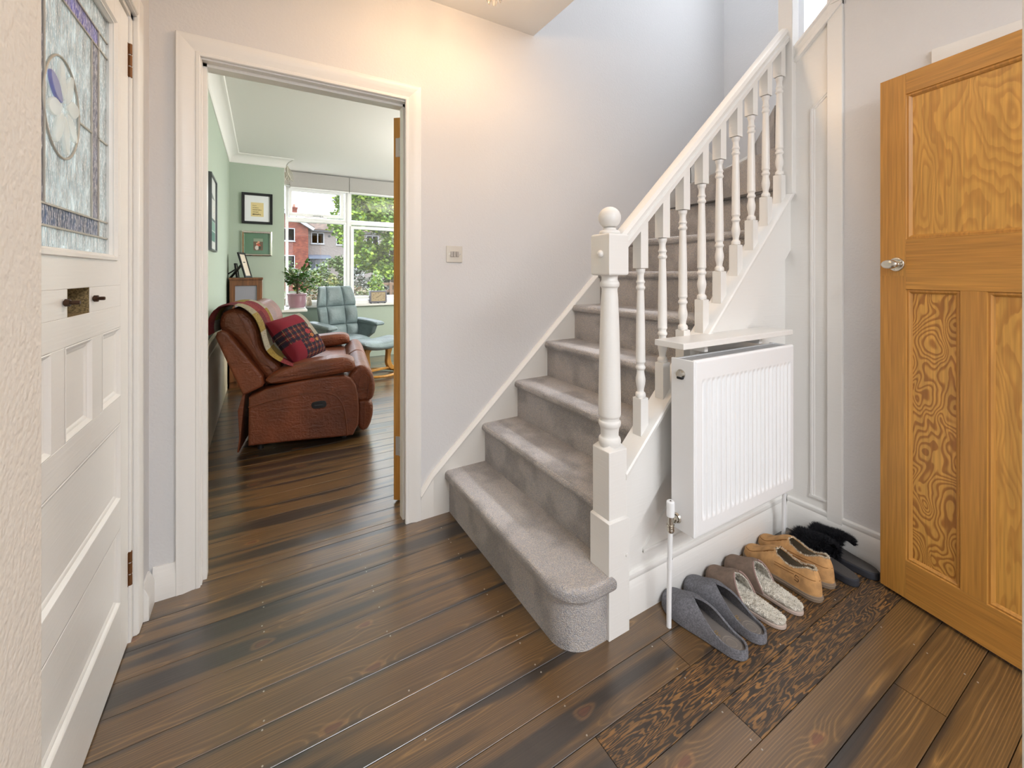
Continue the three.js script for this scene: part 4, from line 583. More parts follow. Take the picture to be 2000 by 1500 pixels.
  obj('foot', [cyl(0.02, 0.02, 0.055, 0.06, 0, -0.1, 12), cyl(0.02, 0.02, 0.055, 0.6, 0, -0.1, 12), cyl(0.02, 0.02, 0.055, 0.06, 0, -W + 0.1, 12), cyl(0.02, 0.02, 0.055, 0.6, 0, -W + 0.1, 12)], black, t, { kind: 'stuff' });
}
const sofaM = M4().makeRotationY(-8 * Math.PI / 180).setPosition(-0.0828, 0, -3.336);
function clothTex(w, h, draw) { const c = document.createElement('canvas'); c.width = w; c.height = h; draw(c.getContext('2d'), w, h); const t = new THREE.CanvasTexture(c); t.colorSpace = THREE.SRGBColorSpace; t.wrapS = t.wrapT = THREE.RepeatWrapping; return t; }
{
  const r = mulberry(12), m = mat(0xffffff, { roughness: 1, sheen: 0.3, bumpMap: noiseTex(128, 40, 8, 0.05, 2), bumpScale: 0.02, map: clothTex(512, 512, (g, w, h) => {
    const P = ['#a8323a', '#d9c9a4', '#c9a548', '#8d2430', '#e4d8bd', '#b8433f', '#cfae5a'], N = 4; let s = 0;
    for (let y = 0; y < 8; y++) for (let x = 0; x < N; x++) { g.fillStyle = P[(x * 3 + y * 2 + (s++ % 2)) % P.length]; g.fillRect(x * w / N, y * h / 8, w / N + 1, h / 8 + 1); for (let k = 0; k < 160; k++) { g.fillStyle = `rgba(${r() > 0.5 ? '255,240,210' : '70,10,20'},0.16)`; g.fillRect(x * w / N + r() * w / N, y * h / 8 + r() * h / 8, 3 + r() * 9, 2); } }
  }) });
  const path = [[-0.225, 0.82], [-0.232, 0.87], [-0.222, 0.93], [-0.19, 0.985], [-0.12, 1.012], [-0.04, 1.0], [0.025, 0.945], [0.065, 0.87], [0.09, 0.775], [0.115, 0.7], [0.16, 0.645], [0.235, 0.592], [0.33, 0.55]], cv = new THREE.CatmullRomCurve3(path.map(([x, y]) => V3(x, y, 0))).getPoints(60), rows = [], rows2 = [];
  cv.forEach((p, i) => { const a = [], b = []; for (let j = 0; j <= 20; j++) { const z = 0.004 - 0.62 * j / 20 - 0.03 * Math.sin(i / 9), w = 0.006 * Math.sin(j * 1.3 + i * 0.22) * (j ? 1 : 0.4), e = j === 0 || j === 20 ? 0 : 0.007, dir = i < 22 ? [-0.6, 0.5] : [0.8, 0.5]; a.push([p.x + dir[0] * (w + e), p.y + dir[1] * (w + e), z]); b.push([p.x - dir[0] * (e + 0.002), p.y - dir[1] * (e + 0.002), z]); } rows.push(a); rows2.push(b); });
  const g = obj('throw_blanket', [grid(rows), grid(rows2)], m, scene, { keepUv: true }); g.applyMatrix4(sofaM); tag(g, 'red and mustard patchwork throw draped over the near back of the brown sofa', 'throw blanket');
  const c2 = obj('sofa_cushion', (() => { const f = (s) => { const rr = []; for (let i = 0; i <= 24; i++) { const a = []; for (let j = 0; j <= 24; j++) { const u = 2 * j / 24 - 1, v = 2 * i / 24 - 1, q = Math.pow(Math.max(0, (1 - u ** 4) * (1 - v ** 4)), 0.6), k = 1 - 0.07 * (u * u + v * v) + 0.07 * u * u * v * v; a.push([u * 0.2 * k, v * 0.2 * k, s * 0.075 * q]); } rr.push(a); } return grid(rr); }; return [f(1), f(-1)]; })(), mat(0xffffff, { roughness: 0.95, sheen: 0.3, bumpMap: noiseTex(128, 60, 28, 0.05, 2), bumpScale: 0.01, map: clothTex(512, 512, (g, w, h) => {
    g.fillStyle = '#b01f3a'; g.fillRect(0, 0, w, h); g.fillStyle = '#d9cdb8'; g.fillRect(w * 0.72, 0, w * 0.28, h * 0.8);
    const tartan = (x0, y0, x1, y1) => { g.save(); g.beginPath(); g.rect(x0, y0, x1 - x0, y1 - y0); g.clip(); g.fillStyle = '#9c1f30'; g.fillRect(x0, y0, x1 - x0, y1 - y0); for (let k = 0; k < 9; k++) { g.fillStyle = 'rgba(22,26,58,0.62)'; g.fillRect(x0 + k * 62, y0, 26, h); g.fillRect(x0, y0 + k * 62, w, 26); g.fillStyle = 'rgba(214,190,120,0.75)'; g.fillRect(x0 + k * 62 + 40, y0, 4, h); g.fillRect(x0, y0 + k * 62 + 40, w, 4); g.fillStyle = 'rgba(20,50,30,0.55)'; g.fillRect(x0 + k * 62 + 48, y0, 8, h); } g.restore(); };
    tartan(0, h * 0.3, w * 0.72, h * 0.62); tartan(w * 0.3, h * 0.62, w, h);
    for (const [x, y, s, c] of [[0.6, 0.5, 26, '#d9434a'], [0.64, 0.6, 20, '#e58a4a'], [0.74, 0.42, 18, '#e9dcc0'], [0.56, 0.7, 22, '#d94a54'], [0.7, 0.72, 16, '#e7a862']]) for (let k = 0; k < 6; k++) { g.fillStyle = c; g.beginPath(); g.arc(x * w + s * 0.7 * Math.cos(k * 1.05), y * h + s * 0.7 * Math.sin(k * 1.05), s * 0.5, 0, 7); g.fill(); }
  }) }), scene, { keepUv: true });
  c2.applyMatrix4(sofaM.clone().multiply(M4().makeTranslation(0.275, 0.735, -0.29)).multiply(M4().makeRotationFromEuler(new THREE.Euler(-0.62, 0.95, 0.12, 'YXZ')))); tag(c2, 'red tartan patchwork cushion leaning in the corner of the brown sofa', 'cushion');
}
{
  // green recliner with its footstool
  const t = thing('recliner_chair', 'grey-green leather recliner chair by the bay window', 'armchair', [0.9, 0, -5.72], 24 * Math.PI / 180);
  const hw = (y) => lerp(0.25, 0.225, sstep(0.8, 1.05, y)) + 0.02 * Math.sin((y - 0.45) * 5), backZ = (y) => -0.14 - 0.2 * (y - 0.45) - 0.05 * sstep(0.85, 1.05, y) * 0;
  const bk = (u0, u1, y0, y1) => (u, v) => { const y = lerp(y0, y1, (v + 1) / 2), k = lerp(u0, u1, (u + 1) / 2); return [[k * hw(y), y, backZ(y) + 0.05 * k * k], [0.25 * k, 0.15, 0.95]]; };
  for (const [u0, u1] of [[-1, -0.46], [-0.46, 0.46], [0.46, 1]]) for (const [y0, y1] of [[0.4, 0.56], [0.56, 0.8], [0.8, 1.055]]) if (y0 > 0.41 || Math.abs(u0) < 0.9) obj('back_pad', pad(bk(u0, u1, y0, y1), 0.062), greenLeather, t);
  obj('back_shell', [grid(Array.from({ length: 13 }, (_, i) => { const y = 0.38 + 0.67 * i / 12; return Array.from({ length: 13 }, (_, j) => { const u = -1 + j / 6; return [u * hw(y) * 1.01, y, backZ(y) + 0.05 * u * u - 0.035 * (1 - u ** 6) * (1 - ((y - 0.71) / 0.34) ** 6)]; }); }))], greenLeather, t);
  const flat = (x0, x1, z0, z1, y, th, e) => pad((u, v) => [[lerp(x0, x1, (u + 1) / 2), y - 0.03 * v * v * (v > 0 ? 1 : 0), lerp(z0, z1, (v + 1) / 2)], [0, 1, 0]], th, 16, e ?? 5);
  obj('seat_pad', flat(-0.25, 0.25, -0.2, 0.33, 0.345, 0.095), greenLeather, t);
  obj('seat_base', [bx(-0.24, 0.24, -0.2, 0.24, 0.34, 0.3, 0.04)], greenLeather, t);
  for (const s of [-1, 1]) {
    obj('arm_pad', [extrude(splineShape([[-0.3, 0.6], [-0.2, 0.625], [0.05, 0.615], [0.24, 0.6], [0.3, 0.58], [0.29, 0.55], [0.2, 0.545], [0, 0.555], [-0.25, 0.56]], 40), 0.13, 0.024, { bs: 4 }).rotateY(-Math.PI / 2).translate(s * 0.335, 0, 0)], greenLeather, t);
    obj('arm_side', [extrude([[-0.27, 0.34], [-0.27, 0.57], [0.05, 0.57], [0.22, 0.555], [0.16, 0.44], [0.02, 0.36]], 0.06, 0.015).rotateY(-Math.PI / 2).translate(s * 0.325, 0, 0)], greenLeather, t);
  }
  const ring = (r, y) => [new THREE.TorusGeometry(r, 0.021, 10, 48).scale(1, 1, 0.75).rotateX(Math.PI / 2).translate(0, y, 0)];
  obj('ring_base', ring(0.27, 0.03), teak, t); obj('pedestal', [cyl(0.05, 0.06, 0.22, 0, 0.03, 0, 20), bx(-0.25, 0.02, -0.025, 0.25, 0.045, 0.025, 0.008)], teak, t);
  const f = thing('footstool', 'grey-green leather footstool on curved wooden legs in front of the recliner', 'footstool', [1.2, 0, -5.2], 24 * Math.PI / 180);
  obj('cushion', pad((u, v) => [[u * 0.31, 0.36 + 0.05 * u * u, v * 0.2], [0, 1, 0]], 0.07, 18, 4).concat(pad((u, v) => [[u * 0.31, 0.36 + 0.05 * u * u, v * 0.2], [0, -1, 0]], 0.05, 18, 4)), greenLeather, f);
  for (const s of [-1, 1]) obj('leg', [extrude(splineShape([[s * 0.05, 0.34], [s * 0.15, 0.35], [s * 0.2, 0.3], [s * 0.175, 0.2], [s * 0.2, 0.1], [s * 0.255, 0.055], [s * 0.25, 0.03], [s * 0.17, 0.04], [s * 0.12, 0.12], [s * 0.125, 0.22], [s * 0.12, 0.29]], 48), 0.055, 0.012).translate(0, 0, 0)], teak, f);
  obj('ring_base', ring(0.23, 0.025), teak, f); obj('cross_bar', [bx(-0.2, 0.05, -0.018, 0.2, 0.075, 0.018, 0.006)], teak, f);
}
{
  const t = thing('cabinet', 'brown wooden cabinet with a frosted grey door panel in the corner behind the sofa', 'cabinet', [-0.3, 0, -5.36]);
  obj('carcass', [bx(0, 0, -0.42, 0.3, 1.165, -0.012, 0.002), bx(-0.005, 1.155, -0.425, 0.308, 1.176, 0.0, 0.003)], walnut, t);
  const d = obj('door', [...rectFrame(0.052, 0.12, 0.25, 1.09, [[0, -0.012], [0, 0.006], [0.003, 0.01], [0.046, 0.01], [0.05, 0.006], [0.05, -0.012]], 0)], walnut, t); obj('door_panel', [bx(0.05, 0.12, -0.008, 0.252, 1.09, -0.002)], mat(0x9a98a2, { roughness: 0.5 }), d);
  obj('side_trim', [bx(0.3, 0.02, -0.41, 0.304, 1.15, -0.02, 0.001)], mat(0xd8d2c6, { roughness: 0.5 }), t);
  const fr = (name, label, w, h, p, lean, yaw, pic) => { const f = thing(name, label, 'photo frame', p, yaw); const q = (gs) => gs.map((g) => g.rotateX(lean)); obj('frame', q([...rectFrame(-w / 2 + 0.02, 0.02, w / 2 - 0.02, h - 0.02, [[0, -0.008], [0, 0.008], [0.02, 0.008], [0.02, -0.008], [0, -0.008]]), bx(-w / 2 + 0.018, 0.018, -0.008, w / 2 - 0.018, h - 0.018, -0.004)]), black, f); obj('photograph', q([bx(-w / 2 + 0.02, 0.02, -0.003, w / 2 - 0.02, h - 0.02, 0.001)]), pic, f); obj('easel_leg', [extrude([[0, h * 0.62], [0.014, h * 0.6], [-0.118, 0.0], [-0.132, 0.0]], 0.05, 0.002).rotateY(-Math.PI / 2).translate(0, 0, -0.01 + h * 0.62 * Math.sin(lean) * 0.9)], black, f); };
  fr('photo_frame', 'black photo frame on an easel leg on top of the wooden cabinet', 0.2, 0.285, [-0.13, 1.176, -5.5], -0.26, 1.28, mat(0xd9cbb9, { roughness: 0.5 }));
  fr('photo_frame', 'small black photo frame standing behind the easel frame on the cabinet', 0.12, 0.16, [-0.235, 1.176, -5.62], -0.12, 1.45, mat(0xb9b2a8, { roughness: 0.5 }));
}
// pictures
function picture(label, w, h, p, turn, frameMat, section, parts) {
  const t = thing('picture_frame', label, 'picture', p, turn), s = Math.max(...section.map((q) => q[0]));
  obj('frame', rectFrame(-w / 2 + s, -h / 2 + s, w / 2 - s, h / 2 - s, section), frameMat, t); parts(t, w - 2 * s, h - 2 * s); return t;
}
const ink = (lines, bg, fg, o = {}) => clothTex(256, 320, (g, W, H) => { g.fillStyle = bg; g.fillRect(0, 0, W, H); const r = mulberry(o.seed ?? 5); g.strokeStyle = fg; lines.forEach(([y, a, b, k], i) => { g.lineWidth = k; g.beginPath(); for (let x = a * W; x < b * W; x += 5) { const yy = y * H + (r() - 0.5) * 17; x === a * W ? g.moveTo(x, yy) : g.lineTo(x, yy); } g.stroke(); }); });
picture('black framed print of a cream handwritten note on the green wall by the window', 0.312, 0.362, [-0.049, 1.985, LZ + 0.012], 0, mat(0x15161c, { roughness: 0.35 }), [[0, -0.01], [0, 0.006], [0.004, 0.012], [0.027, 0.014], [0.03, 0.01], [0.03, -0.01]], (t, w, h) => {
  obj('mount', [bx(-w / 2, -h / 2, -0.006, w / 2, h / 2, -0.002)], mat(0xeceef2, { roughness: 0.7 }), t);
  obj('print', [new THREE.PlaneGeometry(0.128, 0.165).translate(0, -0.012, -0.0012)], mat(0xffffff, { roughness: 0.8, map: ink([[0.22, 0.12, 0.45, 4], [0.37, 0.12, 0.62, 5], [0.52, 0.12, 0.85, 6], [0.68, 0.14, 0.62, 7], [0.84, 0.12, 0.8, 11]], '#e3cf9a', '#5e4f34') }), t, { keepUv: true });
});
picture('mirrored silver frame with a small photograph, below the black framed print', 0.305, 0.29, [-0.052, 1.574, LZ + 0.012], 0, mat(0xdedad2, { metalness: 0.95, roughness: 0.08 }), [[0, -0.01], [0, 0.004], [0.006, 0.012], [0.018, 0.014], [0.026, 0.01], [0.026, -0.01]], (t, w, h) => {
  obj('backing', [bx(-w / 2, -h / 2, -0.008, w / 2, h / 2, -0.004)], mat(0x5f8068, { roughness: 0.15 }), t);
  obj('photograph', [new THREE.PlaneGeometry(0.095, 0.14).translate(0.012, -0.01, -0.003)], mat(0xffffff, { roughness: 0.4, map: clothTex(128, 192, (g, W, H) => { g.fillStyle = '#6d5b4b'; g.fillRect(0, 0, W, H); g.fillStyle = '#8a9a86'; g.fillRect(0, 0, W, 50); for (const [x, y, a, b, c] of [[70, 60, 16, 18, '#d09a80'], [50, 85, 15, 17, '#d8a888'], [66, 120, 30, 40, '#c05f4c'], [46, 150, 26, 36, '#d8d0c8'], [84, 150, 16, 30, '#3c4a40']]) { g.fillStyle = c; g.beginPath(); g.ellipse(x, y, a, b, 0, 0, 7); g.fill(); } }) }), t, { keepUv: true });
});
picture('large thin-framed picture with white and teal shapes on the left green wall', 0.43, 0.55, [LW + 0.012, 1.662, -3.825], Math.PI / 2, mat(0x5a5e60, { metalness: 0.5, roughness: 0.4 }), [[0, -0.01], [0, 0.008], [0.01, 0.01], [0.012, -0.01]], (t, w, h) => {
  obj('print', [new THREE.PlaneGeometry(w, h).translate(0, 0, -0.002)], mat(0xffffff, { roughness: 0.3, map: clothTex(256, 320, (g, W, H) => { g.fillStyle = '#dfe3e2'; g.fillRect(0, 0, W, H); g.fillStyle = '#5d676c'; g.beginPath(); g.moveTo(20, 60); g.lineTo(W - 30, 88); g.lineTo(20, 96); g.fill(); g.fillStyle = '#d8b9a8'; for (let k = 0; k < 9; k++) g.fillRect(W - 90 + (k % 3) * 14, 120 + k * 9, 22, 6); g.fillStyle = '#3d5458'; g.fillRect(20, 180, W - 40, 12); g.fillStyle = '#7da79a'; g.fillRect(20, 194, W - 40, 40); g.fillStyle = '#4f8078'; g.fillRect(20, 238, W - 40, 44); }) }), t, { keepUv: true });
});
{
  // potted plant on the corner of the sill, stone, clock, blinds, blind cords
  const t = thing('potted_plant', 'leafy green plant in a glazed mauve pot on the window sill corner', 'potted plant', [0.378, 0.782, -5.93]);
  obj('saucer', [lathe([[0, 0], [0.085, 0], [0.1, 0.012], [0.097, 0.014], [0, 0.006]], 32)], plasticWhite, t);
  obj('pot', [smoothLathe([[0.0, 0.008], [0.078, 0.01], [0.092, 0.03], [0.104, 0.09], [0.109, 0.165], [0.115, 0.172], [0.115, 0.186], [0.107, 0.188], [0.1, 0.17], [0.09, 0.16]], 60, 40)], mat(0xa07c86, { roughness: 0.18, clearcoat: 0.6 }), t);
  obj('soil', [cyl(0.1, 0.1, 0.004, 0, 0.158, 0, 24)], mat(0x3a2a20, { roughness: 1 }), t);
  const r = mulberry(33), br = [], lv = [], leaf = (p, d, s) => { const up = V3(0, 1, 0), q = new THREE.Quaternion().setFromUnitVectors(V3(0, 0, 1), d); const g = grid(Array.from({ length: 6 }, (_, i) => { const k = i / 5, w = s * 0.36 * Math.sin(Math.PI * Math.pow(k, 0.75) * 0.98 + 0.03); return [[-w, -0.15 * w, k * s], [0, 0.05 * s * Math.sin(k * 3), k * s], [w, -0.15 * w, k * s]]; })); g.applyQuaternion(q).translate(p.x, p.y, p.z); lv.push(g.toNonIndexed()); };
  br.push(tube([[0, 0.15, 0], [0.005, 0.24, 0], [-0.005, 0.33, 0.005]], 0.0115, 10, 8));
  for (let i = 0; i < 30; i++) { const a = i * 2.4, y0 = 0.22 + 0.008 * i * 0.5, l = 0.09 + 0.1 * r(), e = [Math.cos(a) * l, y0 + 0.06 + 0.2 * r() - (i % 6 === 0 ? 0.16 : 0), Math.sin(a) * l]; br.push(tube([[0, y0, 0], [e[0] * 0.5, lerp(y0, e[1], 0.65), e[2] * 0.5], e], 0.0045, 8, 6)); for (let k = 0; k < 11; k++) { const f = 0.45 + 0.65 * r(), d = V3(e[0] + (r() - 0.5) * 0.25, 0.02 + (r() - 0.35) * 0.2, e[2] + (r() - 0.5) * 0.25).normalize(); leaf(V3(e[0] * f, lerp(y0, e[1], f), e[2] * f), d, 0.036 + 0.018 * r()); } }
  obj('stem', br, mat(0x5d5340, { roughness: 0.9 }), t); obj('leaves', lv, mat(0x4d7434, { roughness: 0.4, transmission: 0.3, thickness: 0 }), t, { kind: 'stuff' });
  const s = obj('stone_ornament', [smoothLathe([[0, 0], [0.03, 0.004], [0.034, 0.05], [0.028, 0.09], [0.02, 0.12], [0, 0.136]], 30, 20).translate(0.55, 0.782, -6.34)], mat(0xb8aa94, { roughness: 0.9, bumpMap: coarse, bumpScale: 0.02 })); tag(s, 'small beige stone ornament on the sill behind the mauve pot', 'ornament');
  const c = thing('mantel_clock', 'square-faced metal table clock on the window sill', 'clock', [1.475, 0.782, -6.37]);
  obj('case', [bx(-0.125, 0.014, -0.03, 0.125, 0.185, 0.02, 0.006), ...rectFrame(-0.1, 0.034, 0.1, 0.165, [[0, 0], [0.003, 0.008], [0.02, 0.008], [0.022, 0]], 0.02)], mat(0x77767c, { metalness: 0.7, roughness: 0.4 }), c);
  for (const x of [-0.1, 0, 0.1]) obj('foot', [cyl(0.012, 0.01, 0.016, x, 0, 0.005, 12)], mat(0x55545a, { metalness: 0.6, roughness: 0.4 }), c);
  const dial = obj('dial', [new THREE.PlaneGeometry(0.2, 0.131).translate(0, 0.0995, 0.0215)], mat(0xffffff, { roughness: 0.5, map: clothTex(512, 336, (g, W, H) => { g.fillStyle = '#b5a384'; g.fillRect(0, 0, W, H); g.fillStyle = '#3b3024'; g.font = 'bold 46px serif'; g.textAlign = 'center'; g.textBaseline = 'middle'; for (let k = 1; k <= 12; k++) { const a = k / 12 * 2 * Math.PI, x = W / 2 + Math.sin(a) * W * 0.4, y = H / 2 - Math.cos(a) * H * 0.38; g.fillText(String(k), x, y); } }) }), c, { keepUv: true });
  obj('clock_hand', [bx(-0.0018, -0.004, 0, 0.0018, 0.052, 0.001).rotateZ(-0.95).translate(0, 0.0995, 0.024), bx(-0.0025, -0.004, 0, 0.0025, 0.038, 0.001).rotateZ(2.0).translate(0, 0.0995, 0.0232)], black, dial);
  const fabric = mat(0xd3d0cc, { roughness: 0.95, bumpMap: noiseTex(128, 60, 2, 0.05, 1), bumpScale: 0.004 });
  [[0.318, 1.06, 'left panel of the folded pale grey window blind'], [1.068, 1.81, 'pale grey window blind panel right of the left one'], [1.818, 2.43, 'third pale grey window blind panel, farthest right'], [2.438, 3.06, 'fourth pale grey window blind panel']].slice(0, 3).forEach(([x0, x1, l]) => { const b = thing('window_blind', l, 'window blind', [x0, 0, BZ + 0.06], 0); obj('fabric', [bx(0, 2.375, 0, x1 - x0, 2.585, 0.02, 0.006), bx(0, 2.39, 0.018, x1 - x0, 2.58, 0.026, 0.003)], fabric, b); obj('bottom_bar', [bx(0, 2.364, -0.002, x1 - x0, 2.38, 0.024, 0.005)], plasticWhite, b); });
  const k = thing('blind_cord', 'bunched pale cord hanging beside the top of the window', 'blind cord', [0.262, 2.34, -5.84]), cord = mat(0xc9c6b8, { roughness: 0.95 });
  obj('cleat', [bx(-0.03, 0.12, -0.02, -0.012, 0.2, 0.0, 0.004)], plasticWhite, k);
  obj('loops', Array.from({ length: 9 }, (_, i) => { const a = (i - 4) * 0.16, w = 0.012 + 0.004 * (i % 3), h = 0.15 + 0.02 * ((i * 7) % 3); return tube([[0, 0.2, 0], [-w + a * 0.06, 0.1, 0.012 * Math.cos(i)], [a * 0.1, 0.2 - h, 0.01 * Math.sin(i)], [w + a * 0.06, 0.1, -0.008 * Math.cos(i)]], 0.0042, 30, 6, true); }), cord, k, { kind: 'stuff' });
}
// ---------- outside: front garden, trees and the houses across the road ----------
const rgb = (r, g, b, o) => { const m = mat(null, o ?? {}); m.color.setRGB(r, g, b); return m; };
struct('ground_outside', [bx(-60, -0.5, -90, 60, -0.3, -6.62), bx(-60, -0.5, -6.62, -0.48, -0.3, 20)], rgb(0.04, 0.05, 0.025, { roughness: 1, bumpMap: coarse, bumpScale: 0.03 }), scene, { label: 'garden ground' });
struct('road', [bx(-60, -0.3, -31, 60, -0.28, -24)], rgb(0.07, 0.07, 0.072, { roughness: 0.9 }));
const leafGeo = (() => { const g = new THREE.BufferGeometry(); g.setAttribute('position', new THREE.Float32BufferAttribute([0, 0, 0, 0.42, 0.08, 0.5, 0, 0, 1, 0, 0, 0, 0, 0, 1, -0.42, 0.08, 0.5], 3)); g.computeVertexNormals(); return g; })();
function plant(name, label, category, p, blobs, count, size, cols, trunk, o = {}) {
  const t = thing(name, label, category, p), r = mulberry(Math.round(Math.abs(p[0] * 37 + p[2] * 91)) + count), im = new THREE.InstancedMesh(leafGeo, rgb(1, 1, 1, { roughness: 0.55, transmission: 0.25, thickness: 0 }), count), q = new THREE.Quaternion(), m = M4(), c = new THREE.Color(), tot = blobs.reduce((s, b) => s + b[3] * b[4], 0);
  const clumps = []; for (const b of blobs) { const n = Math.max(5, Math.round(o.clumps ?? 46 * b[3] * b[4] / tot * blobs.length)); for (let i = 0; i < n; i++) { const y = 1 - 2 * r(), a = 2 * Math.PI * r(), s = Math.sqrt(1 - y * y), k = 0.72 + 0.3 * r(); clumps.push([b[0] + b[3] * k * s * Math.cos(a), b[1] + b[4] * k * y, b[2] + (b[5] ?? b[3]) * k * s * Math.sin(a), (0.2 + 0.16 * r()) * Math.min(b[3], b[4])]); } }
  for (let i = 0; i < count; i++) { const k = clumps[Math.floor(r() * clumps.length)], y = 1 - 2 * r(), a = 2 * Math.PI * r(), s = Math.sqrt(1 - y * y), d = k[3] * Math.pow(r(), 0.4), P = V3(k[0] + d * s * Math.cos(a), Math.max(-0.25 - p[1], k[1] + d * y), k[2] + d * s * Math.sin(a)); q.setFromEuler(new THREE.Euler((r() - 0.5) * 2.2, r() * 6.28, (r() - 0.5) * 1.6)); const z = size * (0.6 + 0.8 * r()); m.compose(P, q, V3(z, z, z)); im.setMatrixAt(i, m); const A = cols[Math.floor(r() * cols.length)], g = 0.75 + 0.5 * r(); im.setColorAt(i, c.setRGB(A[0] * g, A[1] * g, A[2] * g)); }
  im.name = 'foliage'; im.userData.kind = 'stuff'; im.castShadow = im.receiveShadow = true; t.add(im);
  if (trunk) obj('trunk', [tube(trunk, trunk.r ?? 0.12, 12, 8)], rgb(0.1, 0.075, 0.05, { roughness: 1 }), t); return t;
}
const G1 = [[0.1, 0.185, 0.016], [0.17, 0.27, 0.02], [0.05, 0.105, 0.012], [0.23, 0.32, 0.025]], G2 = [[0.055, 0.105, 0.016], [0.035, 0.07, 0.012], [0.085, 0.135, 0.022]], GY = [[0.15, 0.16, 0.025], [0.11, 0.135, 0.025], [0.19, 0.19, 0.04]], GD = [[0.015, 0.0375, 0.01], [0.025, 0.055, 0.015]];
plant('tree', 'tall dense green tree filling the right of the window view', 'tree', [4.1, -0.3, -15.5], [[-0.35, 3.3, 0, 1.55, 1.5], [-0.9, 4.1, 0.2, 1.0, 1.0], [0.9, 3.6, 0, 1.6, 1.6], [0.2, 1.9, 0.1, 1.15, 1.0], [0.6, 4.9, 0, 1.5, 1.2], [1.2, 1.6, 0, 1.1, 1.2], [1.6, 2.8, 0.3, 1.3, 1.6]], 70000, 0.12, G1, [[0, 0, 0], [0.05, 1.5, 0], [0, 3.4, 0]]);
plant('hedge', 'clipped green hedge at the left of the window view', 'hedge', [0.2, -0.3, -13], [[0, 0.9, 0, 1.2, 0.95, 0.5], [0.8, 0.85, 0, 0.5, 0.92, 0.4], [-1.2, 0.9, 0, 0.9, 0.95, 0.5]], 6000, 0.075, G2.concat([[0.1, 0.135, 0.015]]), null);
plant('shrub', 'rounded green shrub in front of the rendered house', 'shrub', [1.85, -0.3, -14], [[0, 1.2, 0, 0.5, 0.86], [-0.12, 0.8, 0.1, 0.45, 0.7]], 4200, 0.075, G2, null);
plant('shrub', 'yellow-green conifer bush below the rounded shrub', 'shrub', [1.62, -0.3, -12], [[0, 0.75, 0, 0.25, 0.5], [0, 1.15, 0, 0.13, 0.42], [0.1, 0.55, 0, 0.25, 0.4]], 2000, 0.055, GY, null);
plant('shrub', 'small ivy-covered bush seen just above the clock', 'shrub', [2.4, -0.3, -10.5], [[0, 1.0, 0, 0.17, 0.58], [0.02, 0.7, 0.05, 0.2, 0.5]], 1900, 0.06, G1, null);
plant('shrub', 'wispy grey-green shrub left of the ivy-covered bush', 'shrub', [2.28, -0.3, -11.6], [[0, 1.1, 0, 0.22, 0.5], [-0.1, 0.8, 0, 0.25, 0.4]], 1300, 0.05, [[0.12, 0.12, 0.1], [0.085, 0.1, 0.065], [0.15, 0.14, 0.12]], null);
plant('shrub', 'low orange-tipped plants behind the green armchair', 'shrub', [1.15, -0.3, -10], [[0, 0.95, 0, 0.35, 0.26], [0.75, 0.9, 0, 0.3, 0.28], [-0.5, 0.8, 0, 0.3, 0.3]], 2000, 0.05, [[0.15, 0.085, 0.03], [0.1, 0.1, 0.03], [0.18, 0.14, 0.09]], null);
plant('shrub', 'low green plants right of the armchair headrest', 'shrub', [1.95, -0.3, -9.6], [[0, 0.9, 0, 0.26, 0.26]], 1000, 0.05, [[0.085, 0.12, 0.03], [0.06, 0.1, 0.025], [0.15, 0.13, 0.06]], null);
plant('tree', 'dark evergreen growth under the tall tree', 'tree', [3.9, -0.3, -17], [[0, 1.1, 0, 1.1, 1.2], [1.3, 1.2, 0, 1.2, 1.4]], 4500, 0.14, GD, null);
{
  const t = thing('garden_fence', 'low wooden post and rail fence at the right of the window view', 'fence', [2.86, -0.3, -12.2]), w = rgb(0.12, 0.072, 0.042, { roughness: 0.9 });
  for (let i = 0; i < 4; i++) obj('post', [bx(i * 0.28, 0, 0, i * 0.28 + 0.07, 1.27, 0.07, 0.006)], w, t); for (const y of [0.78, 0.98, 1.18]) obj('rail', [bx(0, y, -0.03, 1.1, y + 0.08, 0, 0.006)], w, t);
}
const brickWall = (() => { const m = rgb(0.55, 0.55, 0.55, { roughness: 0.95 }); m.map = tex(256, 256, (x, y) => { const row = Math.floor(y / 16), cx = x + (row % 2) * 16, bi = Math.floor(cx / 32), mort = y % 16 < 2 || cx % 32 < 2, h = hash2(bi, row, 3); return mort ? [120, 108, 100] : mix3([112, 50, 36], [150, 76, 52], h).map((v) => v * (0.85 + 0.3 * hash2(x, y, 2))); }, { srgb: true, size: [1.8, 1.2] }); return m; })();
const render_ = rgb(0.15, 0.13, 0.116, { roughness: 1, bumpMap: coarse, bumpScale: 0.02 });
const tileRoof = (() => { const m = rgb(0.55, 0.55, 0.55, { roughness: 0.9 }); m.map = tex(256, 256, (x, y) => { const row = Math.floor(y / 32), bi = Math.floor((x + (row % 2) * 16) / 32), e = (y % 32) / 32; return [96, 76, 62].map((v) => v * (0.75 + 0.5 * hash2(bi, row, 4)) * (e < 0.14 ? 0.5 : 1)); }, { srgb: true, size: [2.2, 2.2] }); return m; })();
const trimW = rgb(0.24, 0.245, 0.25, { roughness: 0.6 }), pane2 = rgb(0.06, 0.075, 0.09, { roughness: 0.12 });
